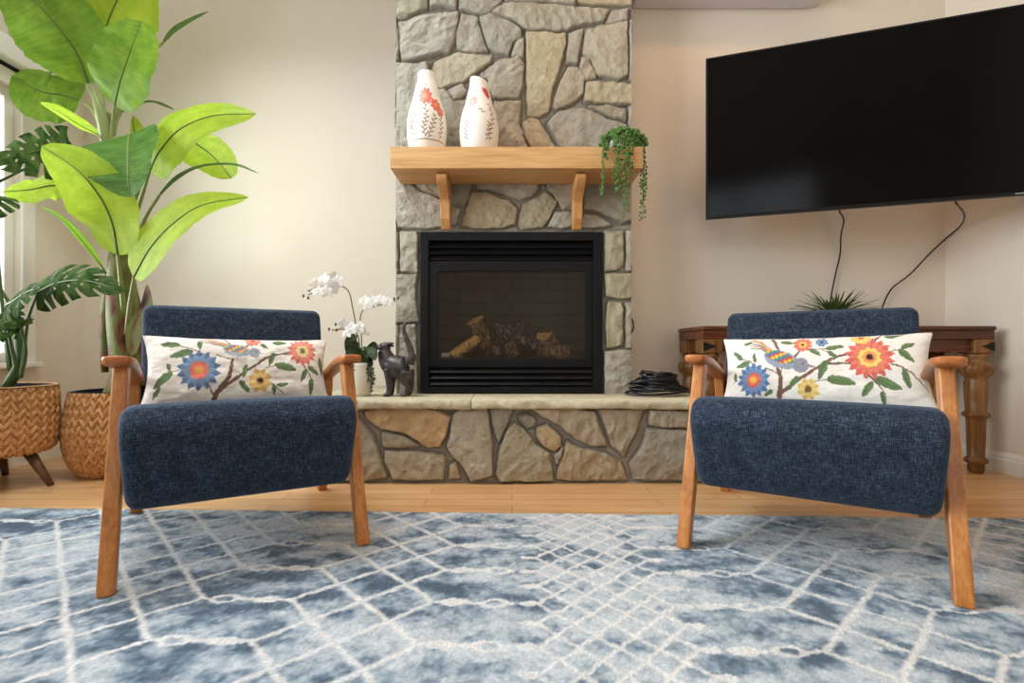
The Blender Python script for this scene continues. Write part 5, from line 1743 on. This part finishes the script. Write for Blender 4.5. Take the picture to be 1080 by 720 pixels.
for cx, cy in ((tx0 + .055, ty0 + .055), (tx1 - .055, ty0 + .055), (tx0 + .055, ty1 - .06), (tx1 - .055, ty1 - .06)):
    blk = MB().box((cx - .05, cy - .05, tz - .136), (cx + .05, cy + .05, tz - .066)).build('corner_block', M['tableleg'], tb, False, tof, bevel=.006)
    if cy < ty0 + .1:
        zc_ = tz - .101
        mbk = MB()
        y_ = cy - .0512
        sgn = 1 if cx > 1.5 else -1
        mbk.add([(cx - .02 * sgn, y_, zc_), (cx + .047 * sgn, y_, zc_ + .024), (cx + .047 * sgn, y_, zc_ - .024), (cx - .02 * sgn, y_ + .002, zc_), (cx + .047 * sgn, y_ + .002, zc_ + .024), (cx + .047 * sgn, y_ + .002, zc_ - .024)],
                [(0, 1, 2), (5, 4, 3), (0, 3, 4, 1), (1, 4, 5, 2), (2, 5, 3, 0)])
        mbk.build('inlay', M['matteblack'], blk, False, tof)
    zt = tz - .136
    s_ = zt / .62
    prof = [(.030, 0), (.036, .012), (.038, .03), (.036, .045), (.050, .055), (.054, .064), (.050, .073), (.038, .085), (.040, .16), (.043, .27), (.045, .285), (.060, .295), (.062, .303), (.058, .311), (.046, .32), (.050, .40), (.052, .47), (.044, .485), (.050, .50), (.066, .515), (.073, .545), (.068, .565), (.046, .575), (.043, .59), (.052, .605), (.050, .62)]
    fl_ = lambda a, z: 1 + (.10 * abs(math.sin(a * 6)) - .05 if .495 < z / s_ < .57 else 0)
    MB().lathe([(r_ * .92, z_ * s_) for r_, z_ in prof], 60, (cx, cy, 0), fl_).build('leg', M['tableleg'], tb, True, tof)

# spiky plant on the table
sd_ = 2.63
sp = thing('spiky_grass_plant', 'spiky green grass plant in pale pot on the antique table', 'potted plant', (PX(880, sd_), sd_, tz + .001))
so = tuple(sp.location)
MB().lathe([(.0005, 0), (.06, 0), (.085, .03), (.10, .065), (.102, .073), (.094, .073), (.09, .06), (.0005, .058)], 36).build('pot', m_opot, sp, True)
rng = random.Random(21)
mb = MB()
for i in range(170):
    a = rng.uniform(0, 6.28); ln = rng.uniform(.16, .25); up = rng.uniform(.15, 1.05)
    r0_ = rng.uniform(0, .04)
    p0 = Vector((r0_ * math.cos(a), r0_ * math.sin(a), .06))
    d = Vector((math.cos(a) * math.cos(up), math.sin(a) * math.cos(up) * .75, math.sin(up) * .75))
    P = [p0 + d * ln * t + Vector((0, 0, -.05 * t * t * math.cos(up))) for t in (0, .3, .6, .85, 1)]
    side = Vector((-math.sin(a), math.cos(a), 0))
    vs, fs = [], []
    for j, p in enumerate(P):
        ww = (.0055, .006, .005, .003, .0004)[j]
        vs += [p - side * ww, p + Vector((0, 0, -.0015)), p + side * ww]
    for j in range(4):
        b0 = j * 3
        fs += [(b0, b0 + 1, b0 + 4, b0 + 3), (b0 + 1, b0 + 2, b0 + 5, b0 + 4)]
    mb.add(vs, fs)
mb.build('blades', M['grass'], sp, True, fix=False)

# ------------------------------------------------------------------ television
tvd = 2.57
yaw = math.radians(-18.6)
tv = thing('television', 'large black flat screen television angled across the corner on a wall mount', 'television', (PX(744.5, tvd), tvd, PZ(231, tvd)), yaw)
tw, th_ = 1.45, PZ(62, tvd) - PZ(231, tvd)
MB().box((.009, -.0005, .014), (tw - .009, .004, th_ - .009)).build('screen', M['screen'], tv, False)
mb = MB(); mb.box((0, -.003, 0), (.009, .022, th_)); mb.box((tw - .009, -.003, 0), (tw, .022, th_)); mb.box((.009, -.003, th_ - .009), (tw - .009, .022, th_)); mb.box((.009, -.003, 0), (tw - .009, .022, .014))
mb.build('bezel', M['black'], tv, False, bevel=.001)
MB().box((.009, .006, .014), (tw - .009, .022, th_ - .009)).build('back_panel', M['matteblack'], tv, False)
MB().box((.22, .022, .06), (tw - .22, .052, .5)).build('rear_housing', M['matteblack'], tv, False, bevel=.01)
R = Matrix.Rotation(-yaw, 4, 'Z')
mb = MB(); mb.box((.60, .053, .25), (.85, .066, .55)); mb.build('mount_plate', M['matteblack'], tv, False)
p_w = Vector((1.62 - tv.location.x, YBR - .012 - tv.location.y, .40)); p_w = Matrix.Rotation(-yaw, 3, 'Z') @ p_w
mb = MB().tube([(.72, .066, .4), (.80, .17, .4), p_w], .018, 10); mb.build('mount_arm', M['matteblack'], tv, True)
MB().box((tw * .86, -.004, .004), (tw * .885, -.003, .008)).build('indicator', M['bezelgrey'] if 'bezelgrey' in M else plate, tv, False)


def cord(label, pts):
    o = MB().tube(catmull(pts, 40), .0042, 8).build('power_cord', M['rubber'], None, True)
    tag(o, label, 'cord')


yb_ = YBR - .02
cord('short black cord hanging straight down from the television to the table plant', [P3(890.5, 222, 2.47) + Vector((0, .04, 0.01)), P3(890, 232, 2.6), P3(887, 248, 2.75), P3(886, 268, yb_), P3(881, 290, yb_), P3(877, 310, yb_), P3(874, 330, yb_)])
cord('long black cord curving down and left from the television near the corner', [P3(1018, 212, 2.27) + Vector((0, .05, 0.01)), P3(1017, 226, 2.5), P3(1013, 238, 2.7), P3(997, 252, yb_), P3(980, 268, yb_), P3(960, 289, yb_), P3(940, 305, yb_), P3(930, 326, yb_), P3(928, 340, yb_)])

# ------------------------------------------------------------------ wall air conditioner
ad = 2.64
ax0, ax1, az = PX(672, 2.86) - .03, PX(862, 2.86), PZ(10, 2.86)
ac = thing('air_conditioner', 'white air conditioner mounted high between the chimney and the television', 'air conditioner', (ax0, YBR, az))
ao = (ax0, YBR, az)
prof = [(0, 0), (.20, 0.0), (.222, .018), (.228, .06), (.222, .20), (.19, .27), (0, .28)]
mb = MB()
st = [(0, .0), (.012, 1), (ax1 - ax0 - .10, 1), (ax1 - ax0 - .04, .93), (ax1 - ax0 - .008, .8), (ax1 - ax0, .68)]
vs = []
for (x, kx) in st:
    kx = kx if kx > 0 else .97
    for (d, z) in prof: vs.append((ax0 + x, YBR - .002 - d * kx, az + .14 + (z - .14) * (kx * .5 + .5)))
n = len(prof)
fs = [(i * n + j, i * n + (j + 1) % n, (i + 1) * n + (j + 1) % n, (i + 1) * n + j) for i in range(len(st) - 1) for j in range(n)] + [tuple(range(n - 1, -1, -1)), tuple((len(st) - 1) * n + j for j in range(n))]
mb.add(vs, fs).build('body', M['plastic'], ac, False, ao, bevel=.006)
MB().box((ax0 + .06, YBR - .20, az - .006), (ax1 - .16, YBR - .13, az - .0005)).build('air_flap', M['plastic'], ac, False, ao, bevel=.002)
for x in (PX(707, ad - .02), PX(808, ad - .02)):
    MB().ball((x, YBR - .205, az - .001), (.005, .005, .004), 10, 6).build('screw', M['black'], ac, True, ao, fix=False)


# ------------------------------------------------------------------ recessed ceiling lamps
def downlight(label, x, y, power, blend=.9, ang=150):
    t = thing('ceiling_lamp', label, 'lamp', (x, y, ZC - .001), 0, 'recessed ceiling lamps')
    MB().lathe([(.085, 0), (.088, -.006), (.07, -.010), (.062, -.002)], 32).build('trim_ring', M['trim'], t, True)
    m, nt, b = new_mat('lamp_lens', (255, 235, 205), .5)
    b.inputs['Emission Color'].default_value = (1, .75, .5, 1); b.inputs['Emission Strength'].default_value = 4
    MB().lathe([(.0005, -.001), (.061, -.001), (.061, -.004), (.0005, -.005)], 32).build('lens', m, t, True)
    l = bpy.data.lights.new('lamp_glow', 'SPOT'); l.energy = power; l.color = WARM; l.spot_size = math.radians(ang); l.spot_blend = blend; l.shadow_soft_size = .06
    lo = bpy.data.objects.new('lamp_glow', l); COL.objects.link(lo); lo.parent = t; lo.location = (0, 0, -.02)
    return t


downlight('recessed ceiling lamp washing the wall beside the television', 1.3, 1.95, 32, .8, 130)
downlight('recessed ceiling lamp in front of the stone chimney', .3, 1.75, 12)
